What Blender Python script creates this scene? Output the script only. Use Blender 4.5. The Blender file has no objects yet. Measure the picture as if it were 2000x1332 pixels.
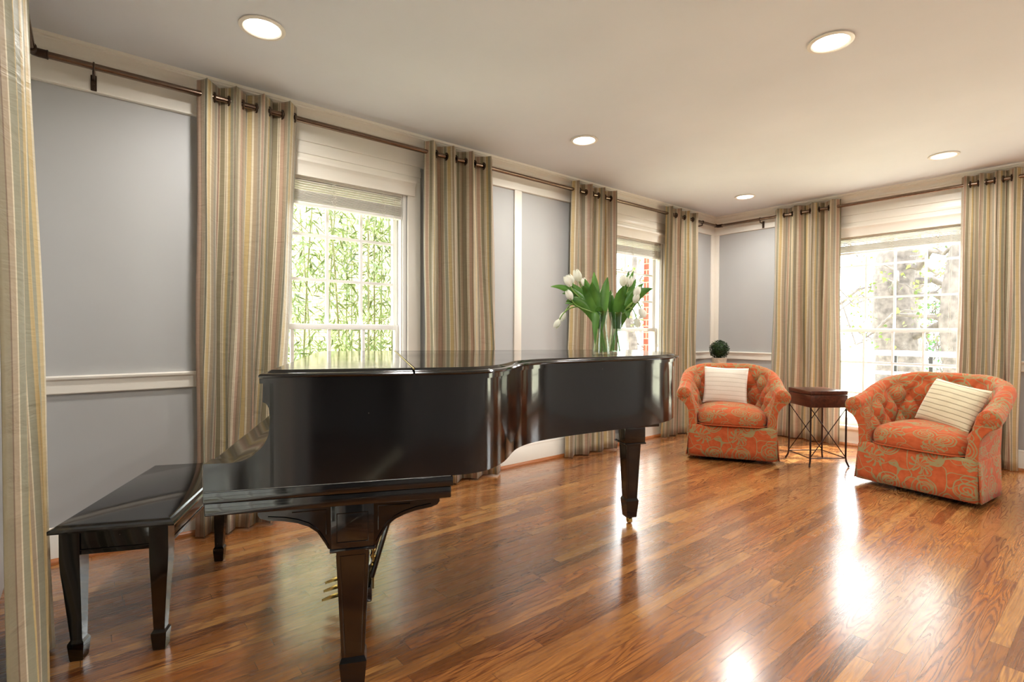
import bpy, bmesh, math, random
from mathutils import Vector, Matrix, noise
R = random.Random(7)
pi = math.pi
sc = bpy.context.scene
COL = sc.collection

# ------------------------------------------------------------------ room numbers (metres)
L, W, H = 6.048, 3.395, 2.575        # far wall x, window wall y, ceiling
XW, YS = -0.297, -2.3                # wall beside the camera, wall behind it

# ------------------------------------------------------------------ mesh helper
class MB:
    def __init__(s):
        s.bm = bmesh.new(); s.uv = s.bm.loops.layers.uv.new('UVMap')
    def box(s, x0, x1, y0, y1, z0, z1, bev=0.0, seg=2, M=None):
        r = bmesh.ops.create_cube(s.bm, size=1.0)
        vs = r['verts']
        for v in vs:
            v.co = Vector(((x0+x1)/2+v.co.x*(x1-x0), (y0+y1)/2+v.co.y*(y1-y0), (z0+z1)/2+v.co.z*(z1-z0)))
        if bev > 0:
            es = list({e for v in vs for e in v.link_edges})
            rr = bmesh.ops.bevel(s.bm, geom=es, offset=bev, segments=seg, profile=0.5, affect='EDGES')
            vs = list({v for f in rr['faces'] for v in f.verts})
        if M is not None:
            for v in vs: v.co = M @ v.co
        return s
    def grid(s, P, cu=False, cv=False, UV=None, skip=None):
        n, m = len(P), len(P[0])
        V = [[s.bm.verts.new(p) for p in row] for row in P]
        for i in range(n if cu else n-1):
            for j in range(m if cv else m-1):
                if skip and skip(i, j): continue
                i2, j2 = (i+1) % n, (j+1) % m
                q = [(i, j), (i2, j), (i2, j2), (i, j2)]
                vs = [V[a][b] for a, b in q]
                if len({v for v in vs}) < 4: continue
                try: f = s.bm.faces.new(vs)
                except ValueError: continue
                if UV:
                    for k, lp in enumerate(f.loops):
                        a, b = q[k]
                        # keep the seam continuous where a direction closes
                        lp[s.uv].uv = UV(i+1 if (k in (1, 2)) else i, j+1 if (k in (2, 3)) else j)
        return V
    def cap(s, ring, UV=None, flip=False):
        try:
            f = s.bm.faces.new(ring[::-1] if flip else ring)
            if UV:
                for lp in f.loops: lp[s.uv].uv = UV(lp.vert.co)
        except ValueError: pass
    def tube(s, pts, r, seg=10, caps=True):
        pts = [Vector(p) for p in pts]; n = len(pts)
        rs = r if isinstance(r, (list, tuple)) else [r]*n
        T = [(pts[min(i+1, n-1)]-pts[max(i-1, 0)]).normalized() for i in range(n)]
        a = Vector((0, 0, 1)) if abs(T[0].z) < .9 else Vector((1, 0, 0))
        N = (a - T[0]*a.dot(T[0])).normalized(); rows = []
        for i in range(n):
            N = (N - T[i]*N.dot(T[i])).normalized(); B = T[i].cross(N)
            rows.append([pts[i]+(N*math.cos(2*pi*k/seg)+B*math.sin(2*pi*k/seg))*rs[i] for k in range(seg)])
        V = s.grid(rows, cv=True)
        if caps: s.cap(V[0], flip=True); s.cap(V[-1])
        return s
    def lathe(s, prof, seg=32, c=(0, 0, 0), fn=None, caps=True):
        rows = []
        for r, z in prof:
            rows.append([Vector((c[0]+r*(fn(k/seg, z) if fn else 1)*math.cos(2*pi*k/seg), c[1]+r*(fn(k/seg, z) if fn else 1)*math.sin(2*pi*k/seg), c[2]+z)) for k in range(seg)])
        V = s.grid(rows, cv=True)
        if caps:
            if prof[0][0] > 1e-4: s.cap(V[0], flip=True)
            if prof[-1][0] > 1e-4: s.cap(V[-1])
        return s
    def prism(s, poly, fa, fb):
        """polygon poly mapped by fa / fb to the two end rings"""
        V = s.grid([[Vector(fa(*p)) for p in poly], [Vector(fb(*p)) for p in poly]], cv=True)
        s.cap(V[0], flip=True); s.cap(V[1]); return s
    def ball(s, c, r, u=16, v=10, sc3=(1, 1, 1)):
        rr = bmesh.ops.create_uvsphere(s.bm, u_segments=u, v_segments=v, radius=1)
        for q in rr['verts']: q.co = Vector(c)+Vector((q.co.x*r*sc3[0], q.co.y*r*sc3[1], q.co.z*r*sc3[2]))
        return s
    def torus(s, c, axis, R_, r, n=20, m=8):
        ax = Vector(axis).normalized(); a = Vector((0, 0, 1)) if abs(ax.z) < .9 else Vector((1, 0, 0))
        N = (a-ax*a.dot(ax)).normalized(); B = ax.cross(N); rows = []
        for i in range(n):
            d = N*math.cos(2*pi*i/n)+B*math.sin(2*pi*i/n)
            rows.append([Vector(c)+d*(R_+r*math.cos(2*pi*j/m))+ax*(r*math.sin(2*pi*j/m)) for j in range(m)])
        s.grid(rows, cu=True, cv=True); return s
    def build(s, name, mat, parent=None, ang=35, normals=True, loc=None, rotz=0):
        if normals: bmesh.ops.recalc_face_normals(s.bm, faces=s.bm.faces)
        me = bpy.data.meshes.new(name); s.bm.to_mesh(me); s.bm.free()
        for p in me.polygons: p.use_smooth = True
        me.set_sharp_from_angle(angle=math.radians(ang))
        me.materials.append(mat)
        o = bpy.data.objects.new(name, me); COL.objects.link(o)
        if parent: o.parent = parent
        if loc is not None: o.location = loc; o.rotation_euler = (0, 0, rotz)
        return o

def thing(name, label, cat, loc=(0, 0, 0), rotz=0, group=None):
    o = bpy.data.objects.new(name, None); COL.objects.link(o)
    o.empty_display_size = .1; o.location = loc; o.rotation_euler = (0, 0, rotz)
    return tag(o, label, cat, group)
def tag(o, label, cat, group=None):
    o['label'] = label; o['category'] = cat
    if group: o['group'] = group
    return o
def struct(o): o['kind'] = 'structure'; return o
def empty_struct(name):
    o = bpy.data.objects.new(name, None); COL.objects.link(o); o['kind'] = 'structure'; return o
def dup(root, label=None, group=None, loc=None, rotz=None):
    r = root.copy(); COL.objects.link(r)
    if label: r['label'] = label
    if group: r['group'] = group
    if loc is not None: r.location = loc
    if rotz is not None: r.rotation_euler = (0, 0, rotz)
    for ch in list(root.children):
        c = ch.copy(); COL.objects.link(c); c.parent = r
        for g in list(ch.children):
            d = g.copy(); COL.objects.link(d); d.parent = c
    return r

# ------------------------------------------------------------------ materials
def srgb(r, g, b):
    f = lambda c: (c/255/12.92) if c/255 <= .04045 else ((c/255+.055)/1.055)**2.4
    return (f(r), f(g), f(b), 1)
class NT:
    def __init__(s, name):
        s.m = bpy.data.materials.new(name); s.m.use_nodes = True; s.t = s.m.node_tree
        s.b = s.t.nodes['Principled BSDF']; s.out = s.t.nodes['Material Output']
    def n(s, typ, **k):
        x = s.t.nodes.new(typ)
        for a, v in k.items(): setattr(x, a, v)
        return x
    def link(s, a, b): s.t.links.new(a, b)
    def setin(s, x, name, v):
        if hasattr(v, 'is_linked') or isinstance(v, bpy.types.NodeSocket): s.link(v, x.inputs[name])
        else: x.inputs[name].default_value = v
    def math(s, op, a, b=None, c=None, clamp=False):
        x = s.n('ShaderNodeMath', operation=op, use_clamp=clamp)
        for i, v in enumerate((a, b, c)):
            if v is not None: s.setin(x, i, v)
        return x.outputs[0]
    def ramp(s, f, stops, interp='LINEAR'):
        x = s.n('ShaderNodeValToRGB'); cr = x.color_ramp; cr.interpolation = interp
        while len(cr.elements) < len(stops): cr.elements.new(0.5)
        for e, (p, c) in zip(cr.elements, stops): e.position = p; e.color = c
        s.link(f, x.inputs[0]); return x.outputs[0]
    def mix(s, f, a, b, mode='MIX'):
        x = s.n('ShaderNodeMix', data_type='RGBA', blend_type=mode)
        s.setin(x, 0, f); s.setin(x, 6, a); s.setin(x, 7, b); return x.outputs[2]
    def noise(s, vec, scale, detail=3, rough=.5, dist=0, dim='3D'):
        x = s.n('ShaderNodeTexNoise', noise_dimensions=dim)
        if vec is not None: s.link(vec, x.inputs['Vector'])
        x.inputs['Scale'].default_value = scale; x.inputs['Detail'].default_value = detail
        x.inputs['Roughness'].default_value = rough; x.inputs['Distortion'].default_value = dist
        return x.outputs[0]
    def co(s, k='Object'): return s.n('ShaderNodeTexCoord').outputs[k]
    def mapv(s, v, sc3=(1, 1, 1), loc=(0, 0, 0), rot=(0, 0, 0)):
        x = s.n('ShaderNodeMapping'); s.link(v, x.inputs[0])
        x.inputs['Scale'].default_value = sc3; x.inputs['Location'].default_value = loc; x.inputs['Rotation'].default_value = rot
        return x.outputs[0]
    def sep(s, v):
        x = s.n('ShaderNodeSeparateXYZ'); s.link(v, x.inputs[0]); return x.outputs
    def comb(s, a=0.0, b=0.0, c=0.0):
        x = s.n('ShaderNodeCombineXYZ')
        for i, v in enumerate((a, b, c)): s.setin(x, i, v)
        return x.outputs[0]
    def bump(s, h, strength=.3, dist=.002):
        x = s.n('ShaderNodeBump'); s.link(h, x.inputs['Height']); x.inputs['Strength'].default_value = strength
        x.inputs['Distance'].default_value = dist; s.link(x.outputs[0], s.b.inputs['Normal']); return x
    def p(s, **k):
        nm = dict(base='Base Color', rough='Roughness', metal='Metallic', spec='Specular IOR Level', coat='Coat Weight', coatr='Coat Roughness',
                  sheen='Sheen Weight', trans='Transmission Weight', ior='IOR', emit='Emission Color', emits='Emission Strength', alpha='Alpha', sss='Subsurface Weight')
        for a, v in k.items(): s.setin(s.b, nm[a], v)
        return s

def plain(name, col, rough=.5, var=.06, nscale=8, **k):
    t = NT(name); c = t.co()
    f = t.noise(c, nscale, 4)
    lo = tuple(x*(1-var) for x in col[:3])+(1,); hi = tuple(min(1, x*(1+var)) for x in col[:3])+(1,)
    t.p(base=t.ramp(f, [(.3, lo), (.7, hi)]), rough=rough, **k); return t
def wall_mat(name, col, rough=.6):
    t = plain(name, col, rough, .03, 1.5)
    t.bump(t.noise(t.co(), 260, 2), .05, .001); return t.m
M = {}
M['wall'] = wall_mat('wall_paint', srgb(180, 180, 178), .55)
M['trim'] = wall_mat('trim_paint', srgb(238, 232, 220), .32)
M['ceiling'] = wall_mat('ceiling_paint', srgb(228, 230, 234), .8)
M['sash'] = wall_mat('sash_paint', srgb(240, 238, 234), .35)
M['blind'] = plain('blind_slats', srgb(226, 222, 212), .45, .04, 20).m
M['cord'] = plain('white_cord', srgb(232, 228, 216), .7).m
M['bronze'] = plain('brushed_bronze', srgb(128, 108, 92), .24, .08, 40, metal=1.0).m
M['dark_bronze'] = plain('dark_bronze', srgb(74, 58, 46), .38, .1, 40, metal=.8).m
M['brass'] = plain('polished_brass', srgb(196, 168, 96), .22, .08, 30, metal=1.0).m
M['table_wood'] = None
def glass_mat(name, tint, refl=1.0, extra=0.0):
    t = NT(name); t.t.nodes.remove(t.b)
    tr = t.n('ShaderNodeBsdfTransparent'); tr.inputs[0].default_value = tint
    gl = t.n('ShaderNodeBsdfGlossy'); gl.inputs['Roughness'].default_value = .01
    fr = t.n('ShaderNodeLayerWeight'); fr.inputs[0].default_value = .5
    f = t.math('MULTIPLY_ADD', t.math('POWER', fr.outputs['Facing'], 4.0), .55*refl, .04*refl+extra, clamp=True)
    mx = t.n('ShaderNodeMixShader'); t.link(f, mx.inputs[0]); t.link(tr.outputs[0], mx.inputs[1]); t.link(gl.outputs[0], mx.inputs[2])
    t.link(mx.outputs[0], t.out.inputs[0]); return t.m
M['pane'] = glass_mat('window_glass', (.99, 1, .99, 1), .6)
M['vase'] = glass_mat('vase_glass', (.86, .92, .88, 1), 1.3, .02)
M['water'] = glass_mat('vase_water', (.9, .95, .84, 1), .35)

def black_lacquer():
    t = NT('black_lacquer'); c = t.co()
    n = t.noise(c, 3, 5, .6)
    rg = t.ramp(n, [(.35, (.07, .07, .07, 1)), (.75, (.15, .15, .15, 1))])
    sp = t.n('ShaderNodeTexVoronoi'); t.link(c, sp.inputs['Vector']); sp.inputs['Scale'].default_value = 22
    chips = t.math('LESS_THAN', sp.outputs['Distance'], .035)
    pick = t.math('GREATER_THAN', t.noise(c, 4, 2), .56)
    base = t.mix(t.math('MULTIPLY', t.math('MULTIPLY', chips, pick), .5), srgb(7, 7, 8), srgb(150, 140, 128))
    t.p(base=base, rough=rg, spec=.7); t.bump(t.noise(c, 7, 3), .02, .003); return t.m
M['lacquer'] = black_lacquer()
M['worn_edge'] = plain('worn_lacquer_edge', srgb(105, 100, 96), .3, .3, 30).m
M['ivory'] = plain('ivory', srgb(226, 220, 200), .3).m

def oak_floor():
    t = NT('oak_strip_floor'); c = t.co(); x, y, z = t.sep(c)
    bw = .057
    ry = t.math('DIVIDE', y, bw); row = t.math('FLOOR', ry)
    wn = t.n('ShaderNodeTexWhiteNoise', noise_dimensions='1D'); t.link(row, wn.inputs['W'])
    ln = t.math('MULTIPLY_ADD', wn.outputs['Value'], .8, .65)
    xo = t.math('MULTIPLY_ADD', wn.outputs['Value'], 37.0, x)
    rx = t.math('DIVIDE', xo, ln); colm = t.math('FLOOR', rx)
    w2 = t.n('ShaderNodeTexWhiteNoise', noise_dimensions='2D'); t.link(t.comb(row, colm, 0.0), w2.inputs['Vector'])
    pid = w2.outputs['Value']
    w3 = t.n('ShaderNodeTexWhiteNoise', noise_dimensions='2D'); t.link(t.comb(colm, row, 0.0), w3.inputs['Vector'])
    tone = t.ramp(pid, [(0, srgb(132, 80, 40)), (.22, srgb(168, 108, 56)), (.45, srgb(188, 127, 68)), (.65, srgb(174, 107, 54)), (.82, srgb(206, 150, 86)), (1, srgb(154, 95, 50))])
    off = t.math('MULTIPLY', pid, 71.0)
    # cathedral figure: contour lines of a stretched noise field, different on every strip
    gv = t.comb(t.math('ADD', t.math('MULTIPLY', x, 1.35), off), t.math('MULTIPLY', y, 15.0), off)
    fld = t.noise(gv, 1.0, 2, .45)
    rings = t.math('SINE', t.math('MULTIPLY', fld, 95.0))
    ringm = t.math('POWER', t.math('MULTIPLY_ADD', rings, .5, .5), 2.2)
    amt = t.math('MULTIPLY_ADD', w3.outputs['Value'], .6, .25)
    dark = t.mix(1.0, tone, srgb(122, 84, 68), 'MULTIPLY')
    c1 = t.mix(t.math('MULTIPLY', ringm, amt), tone, dark)
    # pores: fine short streaks along the board
    pv = t.comb(t.math('ADD', t.math('MULTIPLY', x, 9.0), off), t.math('MULTIPLY', y, 330.0), off)
    pore = t.noise(pv, 1.0, 3, .6)
    c2 = t.mix(t.ramp(pore, [(.42, (.36, .36, .36, 1)), (.58, (0, 0, 0, 1))]), c1, dark)
    big = t.noise(c, .9, 2)
    c3 = t.mix(t.ramp(big, [(.35, (.22, .22, .22, 1)), (.65, (0, 0, 0, 1))]), c2, dark)
    fy = t.math('FRACT', ry); gy = t.math('GREATER_THAN', t.math('ABSOLUTE', t.math('SUBTRACT', fy, .5)), .487)
    fx = t.math('FRACT', rx); gx = t.math('GREATER_THAN', t.math('ABSOLUTE', t.math('SUBTRACT', fx, .5)), .4985)
    gap = t.math('MAXIMUM', gy, gx)
    c4 = t.mix(t.math('MULTIPLY', gap, .65), c3, srgb(58, 26, 12))
    rgh = t.math('MULTIPLY_ADD', ringm, .08, t.math('MULTIPLY_ADD', t.noise(c, 5, 3), .14, .15))
    t.p(base=c4, rough=rgh, spec=.5, coat=1.0, coatr=.19)
    hgt = t.math('SUBTRACT', t.math('MULTIPLY_ADD', t.noise(t.comb(t.math('MULTIPLY', x, 2.0), t.math('MULTIPLY', y, 16.0), 0.0), 1.0, 2), .8, t.math('MULTIPLY', ringm, -.12)), t.math('MULTIPLY', gap, .6))
    t.bump(hgt, .10, .002); return t.m
M['floor'] = oak_floor()

def stripes():
    t = NT('striped_silk'); u, v, w = t.sep(t.co('UV'))
    f = t.math('FRACT', t.math('DIVIDE', u, .36))
    ol, cr, ta, go, pk, gr, br, sg = (srgb(142, 131, 104), srgb(216, 204, 176), srgb(172, 153, 126), srgb(198, 174, 124), srgb(184, 154, 130), srgb(166, 160, 142), srgb(122, 100, 78), srgb(152, 148, 124))
    st = [(0, ol), (.085, cr), (.105, br), (.112, cr), (.135, pk), (.205, br), (.212, ta), (.27, cr), (.285, sg), (.345, cr), (.36, go), (.43, br), (.437, cr),
          (.47, ta), (.54, gr), (.56, br), (.567, gr), (.60, cr), (.62, pk), (.69, cr), (.70, ol), (.775, cr), (.79, br), (.797, cr), (.83, go), (.875, sg), (.93, cr), (.945, ta), (.985, br)]
    c = t.ramp(f, st, 'CONSTANT')
    slub = t.noise(t.comb(t.math('MULTIPLY', u, 18.0), t.math('MULTIPLY', v, 130.0), 0.0), 1.0, 3, .6)
    c = t.mix(t.ramp(slub, [(.3, (.14, .14, .14, 1)), (.6, (0, 0, 0, 1))]), c, srgb(120, 104, 82))
    t.p(base=c, rough=.42, sheen=.25, spec=.35)
    wr = t.noise(t.comb(t.math('MULTIPLY', u, 5.0), t.math('MULTIPLY', v, 13.0), 0.0), 1.0, 4, .6, .8)
    t.bump(t.math('ADD', wr, t.math('MULTIPLY', slub, .05)), .5, .012)
    tl = t.n('ShaderNodeBsdfTranslucent'); t.link(c, tl.inputs[0])
    mx = t.n('ShaderNodeMixShader'); mx.inputs[0].default_value = .15
    t.link(t.b.outputs[0], mx.inputs[1]); t.link(tl.outputs[0], mx.inputs[2]); t.link(mx.outputs[0], t.out.inputs[0])
    return t.m
M['curtain'] = stripes()

def floral():
    t = NT('orange_floral_fabric'); uv = t.co('UV')
    wob = t.n('ShaderNodeTexNoise'); t.link(uv, wob.inputs['Vector']); wob.inputs['Scale'].default_value = 9; wob.inputs['Detail'].default_value = 1
    vm = t.n('ShaderNodeVectorMath', operation='MULTIPLY_ADD'); t.link(wob.outputs['Color'], vm.inputs[0]); vm.inputs[1].default_value = (.03, .03, 0); t.link(uv, vm.inputs[2])
    p = t.mapv(vm.outputs[0], (1, 1, 0))
    def spiral(scale, off, turns, lines, rmax):
        q = t.mapv(p, (scale, scale, 0), off)
        vo = t.n('ShaderNodeTexVoronoi', voronoi_dimensions='2D'); t.link(q, vo.inputs['Vector']); vo.inputs['Scale'].default_value = 1; vo.inputs['Randomness'].default_value = .55
        d = t.n('ShaderNodeVectorMath', operation='SUBTRACT'); t.link(q, d.inputs[0]); t.link(vo.outputs['Position'], d.inputs[1])
        dx, dy, _ = t.sep(d.outputs[0]); ang = t.math('ARCTAN2', dy, dx); r = vo.outputs['Distance']
        s_ = t.math('SINE', t.math('MULTIPLY_ADD', r, lines, t.math('MULTIPLY', ang, turns)))
        return t.math('MULTIPLY', t.math('GREATER_THAN', s_, .42), t.math('LESS_THAN', r, rmax)), r, ang
    a, r1, a1 = spiral(4.6, (.3, .7, 0), 1.0, 62.0, .27)
    b, r2, a2 = spiral(3.4, (.9, .25, 0), 9.0, 16.0, .24)
    va = t.math('LESS_THAN', t.math('ABSOLUTE', t.math('SUBTRACT', t.noise(p, 9.0, 0, .4), .5)), .013)
    vb = t.math('LESS_THAN', t.math('ABSOLUTE', t.math('SUBTRACT', t.noise(t.mapv(p, (1, 1, 0), (4.1, 2.7, 0)), 8.5, 0, .5), .56)), .013)
    out1 = t.math('LESS_THAN', t.math('ABSOLUTE', t.math('SUBTRACT', r1, .31)), .018)
    m = t.math('MAXIMUM', t.math('MAXIMUM', a, b), t.math('MAXIMUM', t.math('MAXIMUM', va, vb), out1))
    base = t.ramp(t.noise(uv, 30, 3), [(.3, srgb(170, 76, 38)), (.7, srgb(186, 92, 50))])
    wv = t.noise(t.mapv(uv, (900, 900, 1)), 1, 2)
    col = t.mix(t.math('MULTIPLY', m, .9), base, srgb(138, 134, 92))
    col = t.mix(t.ramp(wv, [(.4, (.18, .18, .18, 1)), (.6, (0, 0, 0, 1))]), col, srgb(120, 60, 30))
    t.p(base=col, rough=.8, sheen=.08, spec=.15); t.bump(t.math('ADD', wv, t.math('MULTIPLY', m, .6)), .22, .0015); return t.m
M['floral'] = floral()

def pleated(name, c0, c1, per, crease):
    t = NT(name); u, v, w = t.sep(t.co('UV'))
    f = t.math('FRACT', t.math('DIVIDE', t.math('MULTIPLY_ADD', t.noise(t.co('UV'), 6, 1), .012, v), per))
    ln = t.math('LESS_THAN', f, crease)
    n = t.noise(t.co('UV'), 120, 3)
    c = t.mix(ln, t.ramp(n, [(.3, c0), (.7, tuple(min(1, q*1.06) for q in c0[:3])+(1,))]), c1)
    t.p(base=c, rough=.7, sheen=.3); t.bump(t.math('ADD', t.math('POWER', f, .35), t.math('MULTIPLY', n, .1)), .7, .004); return t.m
M['pillow_white'] = pleated('white_pleated_linen', srgb(226, 217, 202), srgb(210, 199, 180), .042, .14)
M['pillow_cream'] = pleated('cream_striped_linen', srgb(206, 194, 162), srgb(166, 153, 122), .036, .18)

def wood(name, a, b, rough=.35, sc3=(3, 30, 30)):
    t = NT(name); c = t.mapv(t.co(), sc3)
    f = t.noise(c, 1.6, 5, .6, .6)
    t.p(base=t.ramp(f, [(.3, a), (.7, b)]), rough=rough); t.bump(f, .12, .001); return t.m
M['table_wood'] = wood('espresso_wood', srgb(44, 24, 18), srgb(88, 48, 34), .28)
M['table_metal'] = plain('dark_iron', srgb(56, 38, 30), .4, .15, 30, metal=.7).m
def leafy(name, a, b, rough=.45, tr=.3, sc_=14):
    t = NT(name); f = t.noise(t.co(), sc_, 3)
    c = t.ramp(f, [(.3, a), (.7, b)]); t.p(base=c, rough=rough)
    tl = t.n('ShaderNodeBsdfTranslucent'); t.link(c, tl.inputs[0])
    mx = t.n('ShaderNodeMixShader'); mx.inputs[0].default_value = tr
    t.link(t.b.outputs[0], mx.inputs[1]); t.link(tl.outputs[0], mx.inputs[2]); t.link(mx.outputs[0], t.out.inputs[0]); return t.m
M['tulip_leaf'] = leafy('tulip_leaf', srgb(58, 104, 34), srgb(104, 152, 62), .38, .22, 9)
M['tulip_stem'] = leafy('tulip_stem', srgb(104, 146, 58), srgb(150, 180, 92), .4, .15)
M['tulip_petal'] = leafy('tulip_petal', srgb(232, 232, 214), srgb(250, 248, 238), .5, .3)
M['box_leaf'] = leafy('boxwood_leaf', srgb(16, 34, 12), srgb(42, 72, 26), .4, .1, 30)
M['bamboo_leaf'] = leafy('bamboo_leaf', srgb(38, 58, 24), srgb(108, 126, 62), .5, .3, 3)
M['bamboo_culm'] = plain('bamboo_culm', srgb(84, 88, 42), .5, .2, 6).m
M['tree_leaf'] = leafy('spring_leaf', srgb(64, 82, 34), srgb(124, 136, 70), .6, .35, 2)
M['pine_leaf'] = leafy('evergreen_leaf', srgb(46, 88, 44), srgb(84, 124, 62), .6, .3, 2)
M['bark'] = plain('grey_bark', srgb(96, 88, 84), .9, .4, 10).m
M['lawn'] = plain('pale_lawn', srgb(196, 192, 164), .95, .12, 3).m
M['pot'] = plain('whitewashed_pot', srgb(216, 204, 186), .6, .15, 40).m
M['rail_paint'] = plain('white_rail_paint', srgb(244, 244, 244), .5, .02).m
M['dark_post'] = plain('dark_post_paint', srgb(34, 31, 31), .6).m
def brick(name, c1, c2, mort, flip=False):
    t = NT(name); x, y, z = t.sep(t.co())
    br = t.n('ShaderNodeTexBrick'); t.link(t.comb(t.math('ADD', x, y), z, 0.0), br.inputs['Vector'])
    br.inputs['Scale'].default_value = 1; br.inputs['Brick Width'].default_value = .21; br.inputs['Row Height'].default_value = .072
    br.inputs['Mortar Size'].default_value = .006; br.inputs['Color1'].default_value = c1; br.inputs['Color2'].default_value = c2; br.inputs['Mortar'].default_value = mort
    t.p(base=br.outputs[0], rough=.9); return t.m
M['red_brick'] = brick('red_brick', srgb(140, 68, 50), srgb(160, 86, 64), srgb(170, 156, 140))
M['cream_brick'] = brick('cream_brick', srgb(146, 138, 112), srgb(158, 150, 122), srgb(108, 96, 70))
def emis(name, col, s):
    t = NT(name); t.p(base=col, emit=col, emits=s, rough=.4); return t.m
M['lens'] = emis('lamp_lens', (1, .93, .83, 1), 5.0)

# ------------------------------------------------------------------ the two window walls as frames:  a along the wall, n outward from the room
LF = lambda a, n, z: (a, W+n, z)
RF = lambda a, n, z: (L+n, a, z)
def fbox(mb, F, a0, a1, n0, n1, z0, z1, bev=0.0):
    p, q = F(a0, n0, z0), F(a1, n1, z1)
    mb.box(min(p[0], q[0]), max(p[0], q[0]), min(p[1], q[1]), max(p[1], q[1]), z0, z1, bev)
def extr(mb, F, prof, a0, a1, m0=0, m1=0):
    """profile (n,z) run from a0 to a1; m0/m1 mitre the ends by n"""
    mb.prism(prof, lambda n, z: F(a0+m0*n, n, z), lambda n, z: F(a1+m1*n, n, z))

WIN = {1: (LF, .72, 1.79, 'left'), 2: (LF, 3.88, 4.955, 'left'), 3: (RF, 1.0, 2.085, 'right')}
SILL, HEAD = .20, 2.16
def wall_panel(name, F, lo, hi, holes, t0, t1, mat, z0=-.02, z1=H+.02):
    mb = MB(); cur = lo
    for a0, a1, b, h in sorted(holes):
        fbox(mb, F, cur, a0, t0, t1, z0, z1)
        if b > z0: fbox(mb, F, a0, a1, t0, t1, z0, b)
        fbox(mb, F, a0, a1, t0, t1, h, z1); cur = a1
    fbox(mb, F, cur, hi, t0, t1, z0, z1)
    return struct(mb.build(name, mat))
wall_panel('wall_left', LF, XW-.15, L+.16, [(.72, 1.79, SILL, HEAD), (3.88, 4.955, SILL, HEAD)], 0, .16, M['wall'])
wall_panel('wall_right', RF, YS-.15, W, [(1.0, 2.085, SILL, HEAD), (-1.55, -.47, SILL, HEAD)], 0, .16, M['wall'])
wall_panel('wall_exterior', LF, XW-.15, L+.16, [(.60, 1.92, SILL-.06, HEAD+.05), (3.80, 4.985, SILL-.06, HEAD+.05)], .16, .27, M['red_brick'], -.9, H+.3)
WF = lambda a, n, z: (XW-n, a, z)      # wall beside the camera
BF = lambda a, n, z: (a, YS-n, z)      # wall behind the camera
wall_panel('wall_side', WF, YS-.15, W, [(-1.9, .20, -.02, 2.1), (.50, 1.50, SILL, HEAD)], 0, .16, M['wall'])  # the wide opening leads to the added hall
wall_panel('wall_back', BF, XW, L, [], 0, .16, M['wall'])
hl = MB(); hl.box(XW-3.2, XW-.16, -2.4, .6, -.06, 0); struct(hl.build('floor_added_hall', M['floor']))  # unlit hall added out of view so the piano lacquer reflects dark
hl = MB(); hl.box(XW-3.2, XW-.16, -2.4, .6, 2.4, 2.5); struct(hl.build('ceiling_added_hall', M['ceiling']))
hl = MB(); hl.box(XW-3.3, XW-3.2, -2.4, .6, 0, 2.4); hl.box(XW-3.2, XW-.16, -2.5, -2.4, 0, 2.4); hl.box(XW-3.2, XW-.16, .6, .7, 0, 2.4); struct(hl.build('wall_added_hall', M['wall']))
fl = MB(); fl.box(XW-.1, L+.1, YS-.1, W+.1, -.06, 0); struct(fl.build('floor', M['floor']))
ce = MB(); ce.box(XW-.1, L+.1, YS-.1, W+.1, H, H+.12); struct(ce.build('ceiling', M['ceiling']))

# mouldings ---------------------------------------------------------------
CROWN = [(0, 2.498), (-.022, 2.498), (-.026, 2.503), (-.024, 2.511), (-.017, 2.514), (-.017, 2.520), (-.022, 2.530), (-.036, 2.543), (-.050, 2.549), (-.050, 2.556), (-.060, 2.560), (-.064, H), (0, H)]
FRIEZE = [(0, 2.352), (-.014, 2.352), (-.020, 2.356), (-.020, 2.366), (-.016, 2.372), (-.016, 2.51), (0, 2.51)]
CHAIR = [(0, .833), (-.014, .833), (-.018, .838), (-.018, .898), (-.024, .902), (-.032, .908), (-.034, .918), (-.028, .924), (0, .924)]
BASE = [(0, 0), (-.018, 0), (-.018, .15), (-.014, .156), (-.014, .168), (-.008, .176), (0, .176)]
SHOE = [(0, 0), (-.036, 0), (-.036, .008), (-.030, .020), (-.020, .026), (0, .026)]
mb = MB(); extr(mb, LF, CROWN, XW, L, 0, 1); extr(mb, LF, FRIEZE, XW, L, 0, 1); struct(mb.build('trim_1', M['trim']))
mb = MB(); extr(mb, RF, CROWN, YS, W, 0, 1); extr(mb, RF, FRIEZE, YS, W, 0, 1); struct(mb.build('trim_2', M['trim']))
mb = MB()
for a0, a1 in ((XW, .61), (1.90, 3.77), (5.065, L)): extr(mb, LF, CHAIR, a0, a1, 0, 1 if a1 == L else 0)
struct(mb.build('trim_3', M['trim']))
mb = MB()
for a0, a1 in ((YS, -1.66), (-.36, .89), (2.195, W)): extr(mb, RF, CHAIR, a0, a1, 0, 1 if a1 == W else 0)
struct(mb.build('trim_4', M['trim']))
mb = MB(); extr(mb, LF, BASE, XW, L, 0, 1); struct(mb.build('baseboard_left', M['trim']))
mb = MB(); extr(mb, RF, BASE, YS, W, 0, 1); struct(mb.build('baseboard_right', M['trim']))
M['shoe'] = wood('oak_shoe', srgb(150, 84, 40), srgb(186, 116, 62), .35)
mb = MB(); extr(mb, LF, SHOE, XW, L, 0, 1); extr(mb, RF, SHOE, YS, W, 0, 1); struct(mb.build('trim_5', M['shoe']))
mb = MB()                                                   # upright battens of the panelling
fbox(mb, LF, 2.803, 2.882, -.016, 0, .92, 2.355, .003); fbox(mb, LF, L-.085, L, -.016, 0, .92, 2.355, .003)
fbox(mb, RF, W-.072, W, -.016, 0, .92, 2.355, .003); fbox(mb, RF, -.30, -.22, -.016, 0, .92, 2.355, .003)
struct(mb.build('trim_6', M['trim']))

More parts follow.
